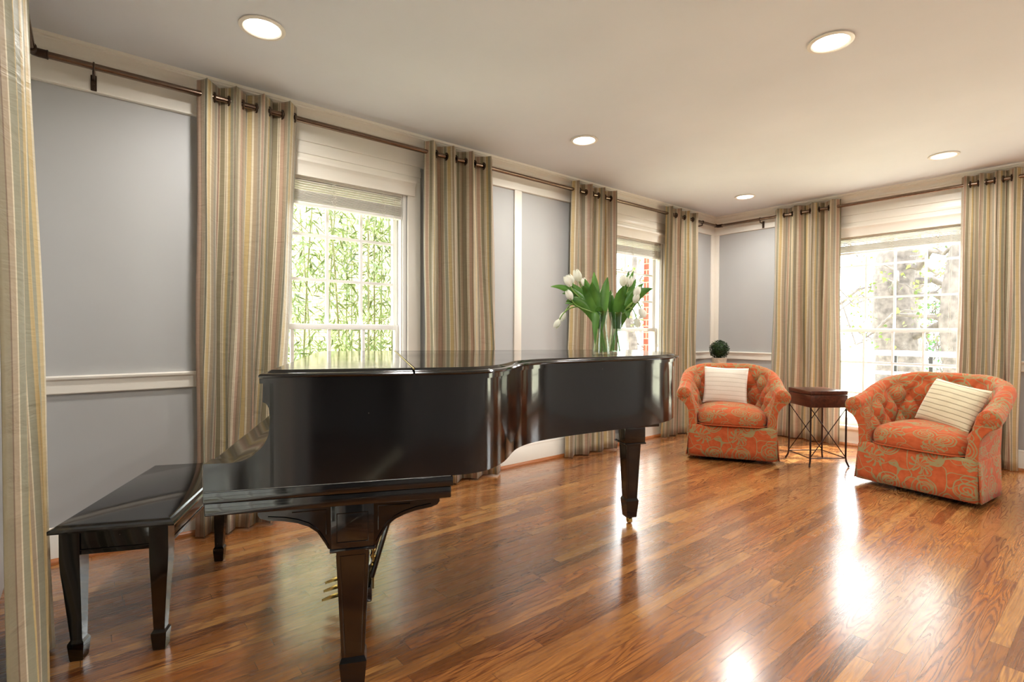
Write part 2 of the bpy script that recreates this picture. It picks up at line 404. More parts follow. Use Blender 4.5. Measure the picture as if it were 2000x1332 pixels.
# windows -------------------------------------------------------------------
def window(idx, F, a0, a1, cols, up, low):
    root = empty_struct('window_%d' % idx)
    c = MB()                                                 # casing and cornice head
    for s0, s1 in ((a0-.11, a0-.008), (a1+.008, a1+.11)): fbox(c, F, s0, s1, -.02, 0, .17, 2.24, .004)
    fbox(c, F, a0-.11, a1+.11, -.018, 0, 2.235, 2.352, .002)
    fbox(c, F, a0-.11, a1+.11, -.024, 0, 2.275, 2.32, .003)
    c.build('window_casing', M['trim'], root)
    c = MB()
    extr(c, F, [(0, 2.132), (-.030, 2.132), (-.030, 2.198), (-.034, 2.204), (-.038, 2.214), (-.045, 2.222), (-.045, 2.238), (0, 2.238)], a0-.06, a1+.06)
    c.build('cornice_board', M['trim'], root)
    c = MB()                                                 # jambs, head, sill
    fbox(c, F, a0, a0+.022, 0, .16, SILL, HEAD); fbox(c, F, a1-.022, a1, 0, .16, SILL, HEAD)
    fbox(c, F, a0, a1, 0, .16, HEAD-.022, HEAD)
    fbox(c, F, a0+.022, a0+.034, .012, .04, SILL, HEAD); fbox(c, F, a1-.034, a1-.022, .012, .04, SILL, HEAD)
    c.build('window_frame', M['sash'], root)
    c = MB(); fbox(c, F, a0-.13, a1+.13, -.055, .16, SILL-.03, SILL+.004, .004); fbox(c, F, a0-.10, a1+.10, -.016, 0, SILL-.085, SILL-.03, .003)
    c.build('window_sill', M['trim'], root)
    def sash(nm, z0, z1, n0, n1, rows, top, bot):
        s = MB(); e0, e1 = a0+.024, a1-.024
        fbox(s, F, e0, cols[0], n0, n1, z0, z1, .002); fbox(s, F, cols[-1], e1, n0, n1, z0, z1, .002)
        fbox(s, F, cols[0], cols[-1], n0, n1, z0, z0+bot, .002); fbox(s, F, cols[0], cols[-1], n0, n1, z1-top, z1, .002)
        for x in cols[1:-1]: fbox(s, F, x-.0095, x+.0095, n0+.005, n1-.005, z0+bot, z1-top)
        for z in rows: fbox(s, F, cols[0], cols[-1], n0+.006, n1-.006, z-.0095, z+.0095)
        o = s.build(nm, M['sash'], root)
        g = MB(); nm_ = (n0+n1)/2; fbox(g, F, cols[0]-.004, cols[-1]+.004, nm_-.002, nm_+.002, z0+bot-.004, z1-top+.004)
        g.build('glass', M['pane'], o)
    sash('upper_sash', 1.165, HEAD-.022, .085, .117, up, .05, .035)
    sash('lower_sash', SILL+.002, 1.198, .048, .080, low, .036, .075)
    return root
def cols4(l, r): return [l+(r-l)*k/4 for k in range(5)]
window(1, LF, .72, 1.79, cols4(.775, 1.730), (1.492, 1.785), (.57, .86))
window(2, LF, 3.88, 4.955, cols4(3.94, 4.895), (1.492, 1.785), (.57, .86))
window(3, RF, 1.0, 2.085, cols4(1.06, 2.03), (1.515, 1.845), (.54, .855))
window(5, WF, .50, 1.50, cols4(.56, 1.44), (1.515, 1.845), (.54, .855))
window(4, RF, -1.55, -.47, cols4(-1.49, -.53), (1.515, 1.845), (.54, .855))  # unseen window, added to let in more daylight

def blind(F, a0, a1, label, right):
    root = thing('window_blind', label, 'blind', F((a0+a1)/2, .024, 1.945))
    inv = Vector(root.location)
    G = lambda a, n, z: tuple(Vector(F(a, n, z))-inv)
    b0, b1 = a0+.026, a1-.026
    c = MB(); fbox(c, G, b0, b1, .004, .044, 2.118-inv.z, 2.155-inv.z, .003); c.build('head_rail', M['blind'], root)
    c = MB(); z = 2.112
    k = 0
    while z > 1.982:
        tilt = .006 if k < 5 else .0015
        fbox(c, G, b0+.002, b1-.002, .002+R.uniform(0, .002), .046, z-inv.z-.0032-(tilt*.25), z-inv.z)
        z -= .0155 if k < 4 else .0078; k += 1
    c.build('slat', M['blind'], root)
    c = MB(); fbox(c, G, b0, b1, 0, .046, 1.958-inv.z, 1.977-inv.z, .003); c.build('bottom_rail', M['sash'], root)
    n = 3
    for q in range(n):
        a = b0+.16+(b1-b0-.32)*q/(n-1); c = MB(); pts = []
        for i in range(26): pts.append(G(a+.010*math.sin(i*2.1)+.004*math.sin(i*5), -.005+.003*math.sin(i*3.3), 2.118-.145*i/25))
        pts = [Vector(p) for p in pts]; c.tube(pts, .0018, 5)
        pts = [Vector(G(a+.016+.012*math.sin(i*1.7+2), -.005+.003*math.sin(i*2.3), 2.118-.15*i/25)) for i in range(26)]; c.tube(pts, .0018, 5)
        c.build('ladder_cord', M['cord'], root)
    a = b1-.07 if right else b0+.07
    c = MB()
    for d in (0, .012): c.tube([Vector(G(a+d, -.004, 2.12)), Vector(G(a+d, -.006, 1.6)), Vector(G(a+d+.004, -.006, 1.02))], .0013, 5)
    c.lathe([(.001, 0), (.006, .004), (.004, .03), (.001, .034)], 10, G(a+.008, -.006, .99)); c.build('lift_cord', M['cord'], root)
blind(LF, .72, 1.79, 'raised white slatted blind in the window behind the piano keyboard end', True)
blind(LF, 3.88, 4.955, 'raised white slatted blind in the window behind the tulips', True)
blind(RF, 1.0, 2.085, 'raised slatted blind in the window behind the orange armchairs', False)

# ------------------------------------------------------------------ curtain rods
RZ, RO, RR = 2.448, .102, .0165
def rod(label, segs, brackets, elbow=None):
    """segs: list of (p0,p1); brackets: list of (pos, outward dir)"""
    root = thing('curtain_rod', label, 'curtain rod', segs[0][0])
    o = Vector(segs[0][0])
    for a, b in segs:
        c = MB(); c.tube([Vector(a)-o, Vector(b)-o], RR, 16); c.build('rod', M['bronze'], root)
    for e, d1, d2 in (elbow or []):
        c = MB(); e = Vector(e)-o; d1, d2 = Vector(d1), Vector(d2)
        c.tube([e+d1*.055, e+d1*.022, e+(d1+d2)*.006, e+d2*.022, e+d2*.055], RR+.0035, 16)
        c.torus(e+d1*.055, d1, RR+.001, .0045); c.torus(e+d2*.055, d2, RR+.001, .0045); c.build('elbow', M['dark_bronze'], root)
    for p, n in brackets:
        c = MB(); p = Vector(p)-o; n = Vector(n); w = n.cross(Vector((0, 0, 1)))
        c.torus(p, w, RR+.002, .004); c.tube([p+Vector((0, 0, -.02)), p+Vector((0, 0, -.034)), p+n*.03+Vector((0, 0, -.036)), p+n*(RO-.018)+Vector((0, 0, -.036))], .006, 8)
        q = p+n*(RO-.021)
        Mx = Matrix.Translation(q) @ Matrix([[w.x, n.x, 0, 0], [w.y, n.y, 0, 0], [0, 0, 1, 0], [0, 0, 0, 1]])
        c.box(-.012, .012, -.004, .004, -.09, -.012, .002, 1, Mx)
        for zz in (-.078, -.058, -.030): c.ball(Mx @ Vector((0, -.004, zz)), .0035, 8, 6)
        c.build('bracket', M['dark_bronze'], root)
xw = XW+RO+.005
rod('bronze rod along the left wall carrying four striped curtains', [((xw, W-RO, RZ), (L-RO, W-RO, RZ))],
    [((.035, W-RO, RZ), (0, 1, 0)), ((5.60, W-RO, RZ), (0, 1, 0))], [((L-RO, W-RO, RZ), (-1, 0, 0), (0, -1, 0))])
rod('bronze rod across the far window wall beyond the armchairs', [((L-RO, W-RO-.055, RZ), (L-RO, -1.9, RZ))],
    [((L-RO, 2.78, RZ), (1, 0, 0)), ((L-RO, -.15, RZ), (1, 0, 0))])
rod('bronze rod above the nearest curtain at the left edge', [((xw, W-RO-.055, RZ), (xw, -1.2, RZ))], [((xw, 1.2, RZ), (-1, 0, 0))],
    [((xw, W-RO, RZ), (1, 0, 0), (0, -1, 0))])

# ------------------------------------------------------------------ curtains
def curtain(label, F, t0, t1, b0, b1, lobes, seed, uoff, group='striped grommet curtains', amp=.056, phase=0.0, top=2.522, sway=0.0, bot=.012, nback=-.004):
    """F frame; top runs from t0 to t1 along the wall, hem from b0 to b1"""
    rr = random.Random(seed); n = int(lobes*26)
    root = thing('curtain', label, 'curtain', F((b0+b1)/2, -RO, bot), group=group)
    o = Vector(root.location)
    zs = [top, top-.012, top-.03, RZ+.022, RZ+.011, RZ, RZ-.011, RZ-.022, RZ-.04, 2.36, 2.3, 2.2]+[2.2-(2.2-bot)*k/26 for k in range(1, 27)]
    ph = [rr.uniform(-.5, .5) for _ in range(int(lobes*2)+4)]; wd = [rr.uniform(.8, 1.2) for _ in range(int(lobes*2)+4)]
    def lobe_interp(arr, x):
        i = int(x); f = x-i; f = f*f*(3-2*f); return arr[i]*(1-f)+arr[min(i+1, len(arr)-1)]*f
    def point(i, z):
        t = i/n; h = (top-z)/(top-bot)                       # 0 top .. 1 hem
        th = 2*pi*lobes*t+phase
        drift = min(1, h*1.6)
        A = amp*(1-drift*.12)*(1+drift*.45*lobe_interp(ph, t*lobes*2))
        d = A*math.sin(th); d = d if d > 0 else d*.72
        bunch = .010*math.sin(2*th+.4)*(1+.3*drift)
        lo = t0+(b0-t0)*(h**1.3); hi = t1+(b1-t1)*(h**1.3)
        # lobes keep their own widths towards the hem
        tt = t+drift*.022*lobe_interp(ph, (1-t)*lobes*2)*math.sin(pi*t)*(4/lobes)
        a = lo+(hi-lo)*tt+bunch*(1 if t1 > t0 else -1)
        d += drift*.012*math.sin(th*.5+seed)+.006*drift*math.sin(3*z+seed+th*.7)
        a += drift*.006*math.sin(4.1*z+seed*2+th)
        crn = (.010 if z > RZ+.02 else 0)*math.cos(th*2)*0
        return Vector(F(a, -RO+nback*0-d-sway*h, z+crn))
    us = [0.0]
    for i in range(n): us.append(us[-1]+(point(i+1, 2.2)-point(i, 2.2)).length)
    rows = [[point(i, z)-o for i in range(n+1)] for z in zs]
    UV = lambda j, i: (us[min(i, n)]+uoff, zs[min(j, len(zs)-1)])
    # grommet holes: drop the cloth where the rod passes
    cross = []
    k0 = math.ceil((phase)/pi-1e-6)
    k = k0
    while k*pi <= 2*pi*lobes+phase+1e-6:
        cross.append((k*pi-phase)/(2*pi*lobes)*n); k += 1
    cross = [c for c in cross if 2 < c < n-2]
    mb = MB(); mb.grid(rows, UV=UV)
    ob = mb.build('drape', M['curtain'], root, 60, normals=False)
    sm = ob.modifiers.new('thick', 'SOLIDIFY'); sm.thickness = .0022; sm.offset = 0
    for c in cross:
        i = int(c); p = point(i, RZ).lerp(point(i+1, RZ), c-i)-o
        ax = Vector(F(1, 0, 0))-Vector(F(0, 0, 0))
        g = MB(); g.torus(p, ax, .0245, .0055, 20, 8); g.build('grommet', M['dark_bronze'], root)
    return root
curtain('striped silk curtain hanging between the plain wall panel and the first window', LF, .475, .995, .455, .86, 3.62, 3, .05, phase=-.25)
curtain('striped curtain at the right jamb of the window behind the piano', LF, 1.885, 2.50, 1.90, 2.585, 3.6, 11, .21, phase=-.2)
curtain('striped curtain behind the vase of tulips, left of that window', LF, 3.40, 4.03, 3.34, 4.07, 3.6, 23, .12, phase=-.15)
curtain('striped curtain between the tulip window and the room corner', LF, 4.87, 5.47, 4.83, 5.49, 3.6, 31, .30, phase=-.2)
curtain('striped curtain behind the dark side table, left of the far window', RF, 2.615, 1.975, 2.645, 1.955, 3.6, 43, .02, phase=-.25)
curtain('striped curtain to the right of the far window, behind the armchair by the wall edge', RF, 1.02, .645, 1.03, .635, 3.6, 52, .17, phase=-.2, amp=.046)
CF = lambda a, n, z: (XW-n, a, z)
curtain('nearest striped curtain, cut by the left edge of the picture', CF, 2.71, 1.90, 2.68, 1.70, 5.6, 61, .06, phase=-.2, amp=.032, sway=.06)

# ------------------------------------------------------------------ recessed lights
for (x, y), lb in zip(((.646, 2.64), (2.817, .985), (2.854, 2.64), (5.291, 1.02), (5.316, 2.645)),
                      ('round recessed ceiling light nearest the left curtain, above the piano bench', 'recessed ceiling light in the row away from the windows, in front of the piano tail',
                       'recessed ceiling light above the tail of the piano', 'recessed ceiling light above the right-hand armchair by the far curtain', 'recessed ceiling light nearest the corner of the room')):
    t = thing('ceiling_light', lb, 'ceiling light', (x, y, H), group='recessed ceiling lights')
    c = MB(); c.lathe([(.082, -.001), (.098, -.001), (.101, -.004), (.100, -.008), (.084, -.010), (.078, -.006), (.078, .0)], 40, caps=False); c.build('trim_ring', M['trim'], t)
    c = MB(); c.lathe([(.079, -.005), (.05, -.0035), (.001, -.003)], 40, caps=False); c.build('lens', M['lens'], t)
def downlight(x, y, e, name='ceiling_lamp_light'):
    ld = bpy.data.lights.new(name, 'AREA'); ld.shape = 'DISK'; ld.size = .15; ld.energy = e; ld.color = (1, .97, .93); ld.spread = math.radians(165)
    o = bpy.data.objects.new(name, ld); COL.objects.link(o); o.location = (x, y, H-.012); return o
LAMP = 9
for x, y in ((.646, 2.64), (2.817, .985), (2.854, 2.64), (5.291, 1.02), (5.316, 2.645)): downlight(x, y, LAMP)
for x, y in ((.65, .985), (.65, -.65), (2.83, -.65), (5.3, -.65)):  # extra lamps added out of view to brighten the room
    t = thing('ceiling_light', 'added round recessed ceiling light in an unseen row', 'ceiling light', (x, y, H), group='added recessed ceiling lights out of view')
    c = MB(); c.lathe([(.082, -.001), (.098, -.001), (.101, -.004), (.100, -.008), (.084, -.010), (.078, -.006), (.078, .0)], 40, caps=False); c.build('trim_ring', M['trim'], t)
    c = MB(); c.lathe([(.079, -.005), (.05, -.0035), (.001, -.003)], 40, caps=False); c.build('lens', M['lens'], t)
    downlight(x, y, LAMP)

# ------------------------------------------------------------------ grand piano (u along the case, v towards the window wall)
PA = math.radians(-24.4); PO = (.373, 1.564, 0)
pno = thing('grand_piano', 'glossy black grand piano with its lid closed and square tapering legs', 'piano', PO, PA)
BENT = [(.55, .025), (.60, .030), (.655, .052), (.70, .092), (.74, .145), (.775, .21), (.81, .285), (.85, .35), (.91, .41), (.99, .463), (1.10, .508), (1.24, .552), (1.40, .598), (1.55, .645), (1.67, .695),
        (1.765, .755), (1.84, .83), (1.89, .92), (1.925, 1.03), (1.945, 1.15), (1.95, 1.27), (1.935, 1.37), (1.895, 1.445), (1.83, 1.485), (1.74, 1.50)]
def smooth_line(pts, it=2):
    for _ in range(it):
        q = [pts[0]]
        for a, b in zip(pts, pts[1:]):
            q += [(a[0]*.75+b[0]*.25, a[1]*.75+b[1]*.25), (a[0]*.25+b[0]*.75, a[1]*.25+b[1]*.75)]
        pts = q+[pts[-1]]
    return pts
BS = smooth_line(BENT)
def offset(pts, d):
    out = []
    for i, p in enumerate(pts):
        a, b = pts[max(i-1, 0)], pts[min(i+1, len(pts)-1)]
        tx, ty = b[0]-a[0], b[1]-a[1]; l = math.hypot(tx, ty) or 1
        out.append((p[0]+ty/l*d, p[1]-tx/l*d))
    return out
RIM = [(.02, .025), (.3, .025)]+BS+[(.9, 1.50), (.02, 1.50)]
def ring_solid(mb, outer, inner, z0, z1):
    rows = [[Vector((x, y, z0)) for x, y in outer], [Vector((x, y, z1)) for x, y in outer], [Vector((x, y, z1)) for x, y in inner], [Vector((x, y, z0)) for x, y in inner]]
    V = mb.grid(rows, cu=True)
    for k in (0, -1):
        mb.cap([V[r][k] for r in range(4)])
mb = MB(); ring_solid(mb, RIM, offset(RIM, -.055), .70, 1.003); rim = mb.build('rim', M['lacquer'], pno, 30)
mb = MB()
mp = offset([(-.006, .025)]+RIM[1:-1]+[(-.006, 1.50)], .007)
ring_solid(mb, mp, offset(RIM, -.05)[:1]+offset(mp, -.05)[1:], 1.001, 1.016); mb.build('moulding', M['lacquer'], rim, 30)
# cheeks: the two key-end arms with their S-shaped cut-out
CHK = [(.03, 1.003), (.002, 1.003), (.001, .948), (.011, .942), (.017, .93), (.020, .903), (.0185, .875), (.016, .852), (.005, .826), (-.010, .809), (-.030, .792), (-.056, .781), (-.080, .778), (-.148, .779), (-.151, .775), (-.151, .70), (.03, .70)]
for v0, v1 in ((.025, .085), (1.44, 1.50)):
    mb = MB(); mb.prism(CHK, lambda u, z: (u, v0, z), lambda u, z: (u, v1, z)); mb.build('cheek', M['lacquer'], pno, 25)
# worn edge line along the arm front
mb = MB(); mb.tube([(-.1515, .0245, .777), (-.1515, .0245, .66)], .0009, 6); mb.tube([(-.1515, .0235, .70), (.10, .0235, .70), (.54, .0235, .70)], .0011, 6); mb.build('worn_edge', M['worn_edge'], pno)
# fall board over the keys
FB = [(-.147, .74), (-.147, .771), (-.140, .7745), (-.085, .7755), (-.060, .778), (-.034, .788), (-.014, .804), (.000, .822), (.010, .848), (.0135, .90), (.012, .926), (.03, .96), (.05, .96), (.05, .74)]
mb = MB(); mb.prism(FB, lambda u, z: (u, .086, z), lambda u, z: (u, 1.439, z)); mb.build('fallboard', M['lacquer'], pno, 25)
mb = MB(); mb.box(.03, .06, .07, 1.45, .93, 1.003, .002); mb.build('music_shelf_front', M['lacquer'], pno)
# key bed, two stepped layers
mb = MB(); mb.box(-.152, .547, .018, 1.507, .669, .6995, .003); mb.box(-.149, .541, .020, 1.505, .632, .668, .004); mb.build('key_bed', M['lacquer'], pno)
mb = MB(); mb.box(1.45, 1.91, .98, 1.42, .655, .7, .004); mb.box(1.52, 1.87, 1.02, 1.38, .618, .657, .004)
mb.prism(offset(RIM[1:-1], -.06), lambda u, v: (u, v, .705), lambda u, v: (u, v, .725)); mb.build('soundboard_brace', M['lacquer'], pno)
# lid: outline is the rim pushed out, edge stepped; split across by the piano hinge
def lid_piece(name, outline, inner):
    m = MB(); rows = []
    n = len(outline)
    for d, z in ((0.012, 1.0165), (0.0, 1.019), (-.0015, 1.024), (.002, 1.0285), (.008, 1.0305), (.020, 1.0305), (.022, 1.033), (.030, 1.039)):
        rows.append([Vector((p[0]+(q[0]-p[0])*d/.03, p[1]+(q[1]-p[1])*d/.03, z)) for p, q in zip(outline, inner)])
    V = m.grid(rows, cv=True); m.cap(V[-1]); m.cap(V[0], flip=True)
    return m.build(name, M['lacquer'], pno, 22)
LO = offset(RIM, .024); LI = offset(RIM, -.006)
SP = .425
mainO = [(SP+.003, .001)]+[p for p in LO[2:-2]]+[(.9, 1.524), (SP+.003, 1.524)]
mainI = [(SP+.005, .031)]+[p for p in LI[2:-2]]+[(.9, 1.494), (SP+.005, 1.494)]
lid = lid_piece('lid', mainO, mainI)
frO = [(-.004, .001), (.2, .001), (SP-.003, .001), (SP-.003, 1.524), (.2, 1.524), (-.004, 1.524)]
frI = [(.024, .031), (.2, .031), (SP-.005, .031), (SP-.005, 1.494), (.2, 1.494), (.024, 1.494)]
flap = lid_piece('front_lid_flap', frO, frI)
mb = MB(); mb.tube([(SP, .004, 1.0375), (SP, 1.52, 1.0375)], .0028, 8); mb.build('hinge', M['brass'], lid)
# legs
def piano_leg(u, v, front=True):
    m = MB()
    z1 = .50
    m.grid([[Vector((u+sx*w, v+sy*w, z)) for sx, sy in ((-1, -1), (1, -1), (1, 1), (-1, 1))] for z, w in ((.148, .0325), (.155, .033), (z1, .0475))], cv=True)
    for s in range(4):                                        # raised panel fillets on each face of the shaft
        Mx = Matrix.Translation((u, v, 0)) @ Matrix.Rotation(s*pi/2, 4, 'Z')
        for sx in (-1, 1):
            m.tube([Mx @ Vector((sx*.0235, -.0334, .17)), Mx @ Vector((sx*.0365, -.0470, .475))], .0016, 5)
        m.tube([Mx @ Vector((-.0365, -.0470, .475)), Mx @ Vector((.0365, -.0470, .475))], .0016, 5)
    leg = m.build('leg', M['lacquer'], pno, 25)
    m = MB(); rows = [[Vector((u+sx*w, v+sy*w, z)) for sx, sy in ((-1, -1), (1, -1), (1, 1), (-1, 1))] for z, w in ((.042, .031), (.143, .040), (.158, .0335))]
    V = m.grid(rows, cv=True); m.cap(V[0], flip=True); m.cap(V[-1]); m.build('spade_foot', M['lacquer'], leg, 25)
    m = MB(); m.tube([(u-.010, v, .02), (u+.010, v, .02)], .0195, 20); m.torus((u-.009, v, .02), (1, 0, 0), .015, .0045, 20, 8); m.tube([(u, v, .02), (u, v, .045)], .008, 10)
    for s in (-1, 1): m.box(u+s*.0135-.0015, u+s*.0135+.0015, v-.008, v+.008, .012, .046)
    m.build('caster', M['brass'], leg, 40)
    return leg
def apron(u, v, span=True):
    m = MB()
    m.box(u-.062, u+.062, v-.052, v+.052, .497, .632, .002); m.box(u-.066, u+.066, v-.056, v+.056, .488, .498, .003)
    for s in (-1, 1):
        m.tube([(u-.045, v+s*.0535, .517), (u+.045, v+s*.0535, .517), (u+.045, v+s*.0535, .605), (u-.045, v+s*.0535, .605), (u-.045, v+s*.0535, .517)], .0014, 5)
    if span:
        prof = [(.062, .632), (.062, .497), (.070, .500), (.080, .519), (.100, .552), (.125, .572), (.155, .585), (.19, .594), (.235, .600), (.255, .607), (.262, .617), (.262, .632)]
        for s in (-1, 1):
            m.prism([(u+s*a*(1.0), z) for a, z in prof], lambda a, z: (a, v-.046, z), lambda a, z: (a, v+.046, z))
            for sv in (-1, 1):
                m.tube([(u+s*a, v+sv*.0475, z+.010) for a, z in prof[2:9]], .003, 6)
                m.tube([(u+s*.075, v+sv*.047, .545), (u+s*.075, v+sv*.047, .618), (u+s*.17, v+sv*.047, .618)], .0014, 5)
    m.build('leg_bracket', M['lacquer'], pno, 30)
for u, v in ((.2455, .085), (.2455, 1.40)): piano_leg(u, v); apron(u, v+.004)
piano_leg(1.80, 1.235)
mb = MB(); u, v = 1.80, 1.235
mb.box(u-.066, u+.066, v-.066, v+.066, .497, .645, .002); mb.box(u-.07, u+.07, v-.07, v+.07, .488, .498, .003); mb.build('leg_bracket', M['lacquer'], pno, 30)
# lyre and pedals
LV = .665
ly = MB()
ly.box(.205, .30, LV-.16, LV+.16, .585, .632, .004); ly.box(.215, .30, LV-.155, LV+.155, .085, .145, .006)
for s in (-1, 1):
    pts = [(.257, LV+s*(.045+.05*math.sin(pi*k/12)), .145+.44*k/12) for k in range(13)]
    ly.tube(pts, [.016+.006*math.sin(pi*k/12) for k in range(13)], 10)
lyre = ly.build('pedal_lyre', M['lacquer'], pno)
for k in (-1, 0, 1):
    m = MB(); y = LV+k*.074
    P = []
    for i in range(9):
        t = i/8; w = .009+.011*math.sin(min(1, t*1.15)*pi*.75)**2*(1 if t > .1 else .4) if t < .95 else .004
        P.append([Vector((0.222-.115*t, y+w*s, .088+.006*math.sin(t*pi)+z-.014*t*t)) for s, z in ((-1, 0), (0, .007), (1, 0), (0, -.004))])
    V = m.grid(P, cv=True); m.cap(V[0], flip=True); m.cap(V[-1]); m.build('pedal', M['brass'], lyre, 60)
    m = MB(); m.tube([(.305, y, .10), (.305, y, .63)], .0035, 8); m.ball((.305, y, .20), .011); m.ball((.305, y, .16), .009); m.build('pedal_rod', M['brass'], lyre)
m = MB()
for s in (-1, 1): m.tube([(.30, LV+s*.10, .16), (.36, LV+s*.09, .36), (.47, LV+s*.07, .632)], .010, 8)
m.build('lyre_brace', M['lacquer'], lyre)

# ------------------------------------------------------------------ piano bench
bu, bv = -.566, .918
bx = PO[0]+bu*math.cos(PA)-bv*math.sin(PA); by = PO[1]+bu*math.sin(PA)+bv*math.cos(PA)
bench = thing('piano_bench', 'long black lacquered duet bench with spade feet at the keyboard end of the piano', 'bench', (bx, by, 0), PA); bench.scale = (1, 1, 1.012)
hu, hv = .190, .432
m = MB(); rows = []
for d, z in ((.012, .452), (-.001, .456), (-.002, .462), (.004, .468), (.016, .472), (.020, .478), (.026, .480)):
    rows.append([Vector((s*(hu-d), q*(hv-d), z)) for s, q in ((-1, -1), (1, -1), (1, 1), (-1, 1))])
V = m.grid(rows, cv=True); m.cap(V[0], flip=True); m.cap(V[-1]); m.build('seat_top', M['lacquer'], bench, 20)
m = MB(); i0, i1 = .160, .405
m.box(-i0, i0, -i1, -i1+.02, .372, .455, .001); m.box(-i0, i0, i1-.02, i1, .372, .455, .001); m.box(-i0, -i0+.02, -i1+.0205, i1-.0205, .372, .455, .001); m.box(i0-.02, i0, -i1+.0205, i1-.0205, .372, .455, .001)
for s in (-1, 1):
    m.tube([(-i0+.03, s*(i1+.001), .388), (i0-.03, s*(i1+.001), .388)], .0025, 6); m.tube([(s*(i0+.001), -i1+.03, .388), (s*(i0+.001), i1-.03, .388)], .0025, 6)
m.build('apron', M['lacquer'], bench)
for sx in (-1, 1):
    for sy in (-1, 1):
        m = MB(); rows = []
        for z, w, ins in ((.454, .030, 0), (.36, .030, 0), (.315, .029, .001), (.25, .0255, .003), (.15, .021, .006), (.075, .0175, .008), (.070, .019, .008)):
            cx, cy = sx*(i0-.026-ins), sy*(i1-.026-ins)
            rows.append([Vector((cx+a*w, cy+b*w, z)) for a, b in ((-1, -1), (1, -1), (1, 1), (-1, 1))])
        V = m.grid(rows, cv=True); m.cap(V[-1]); m.cap(V[0]); lg = m.build('leg', M['lacquer'], bench, 25)
        m = MB(); cx, cy = sx*(i0-.034), sy*(i1-.034); rows = [[Vector((cx+a*w, cy+b*w, z)) for a, b in ((-1, -1), (1, -1), (1, 1), (-1, 1))] for z, w in ((0, .0185), (.006, .020), (.058, .0245), (.063, .024), (.072, .0185))]
        V = m.grid(rows, cv=True); m.cap(V[0]); m.cap(V[-1]); m.build('spade_foot', M['lacquer'], lg, 25)

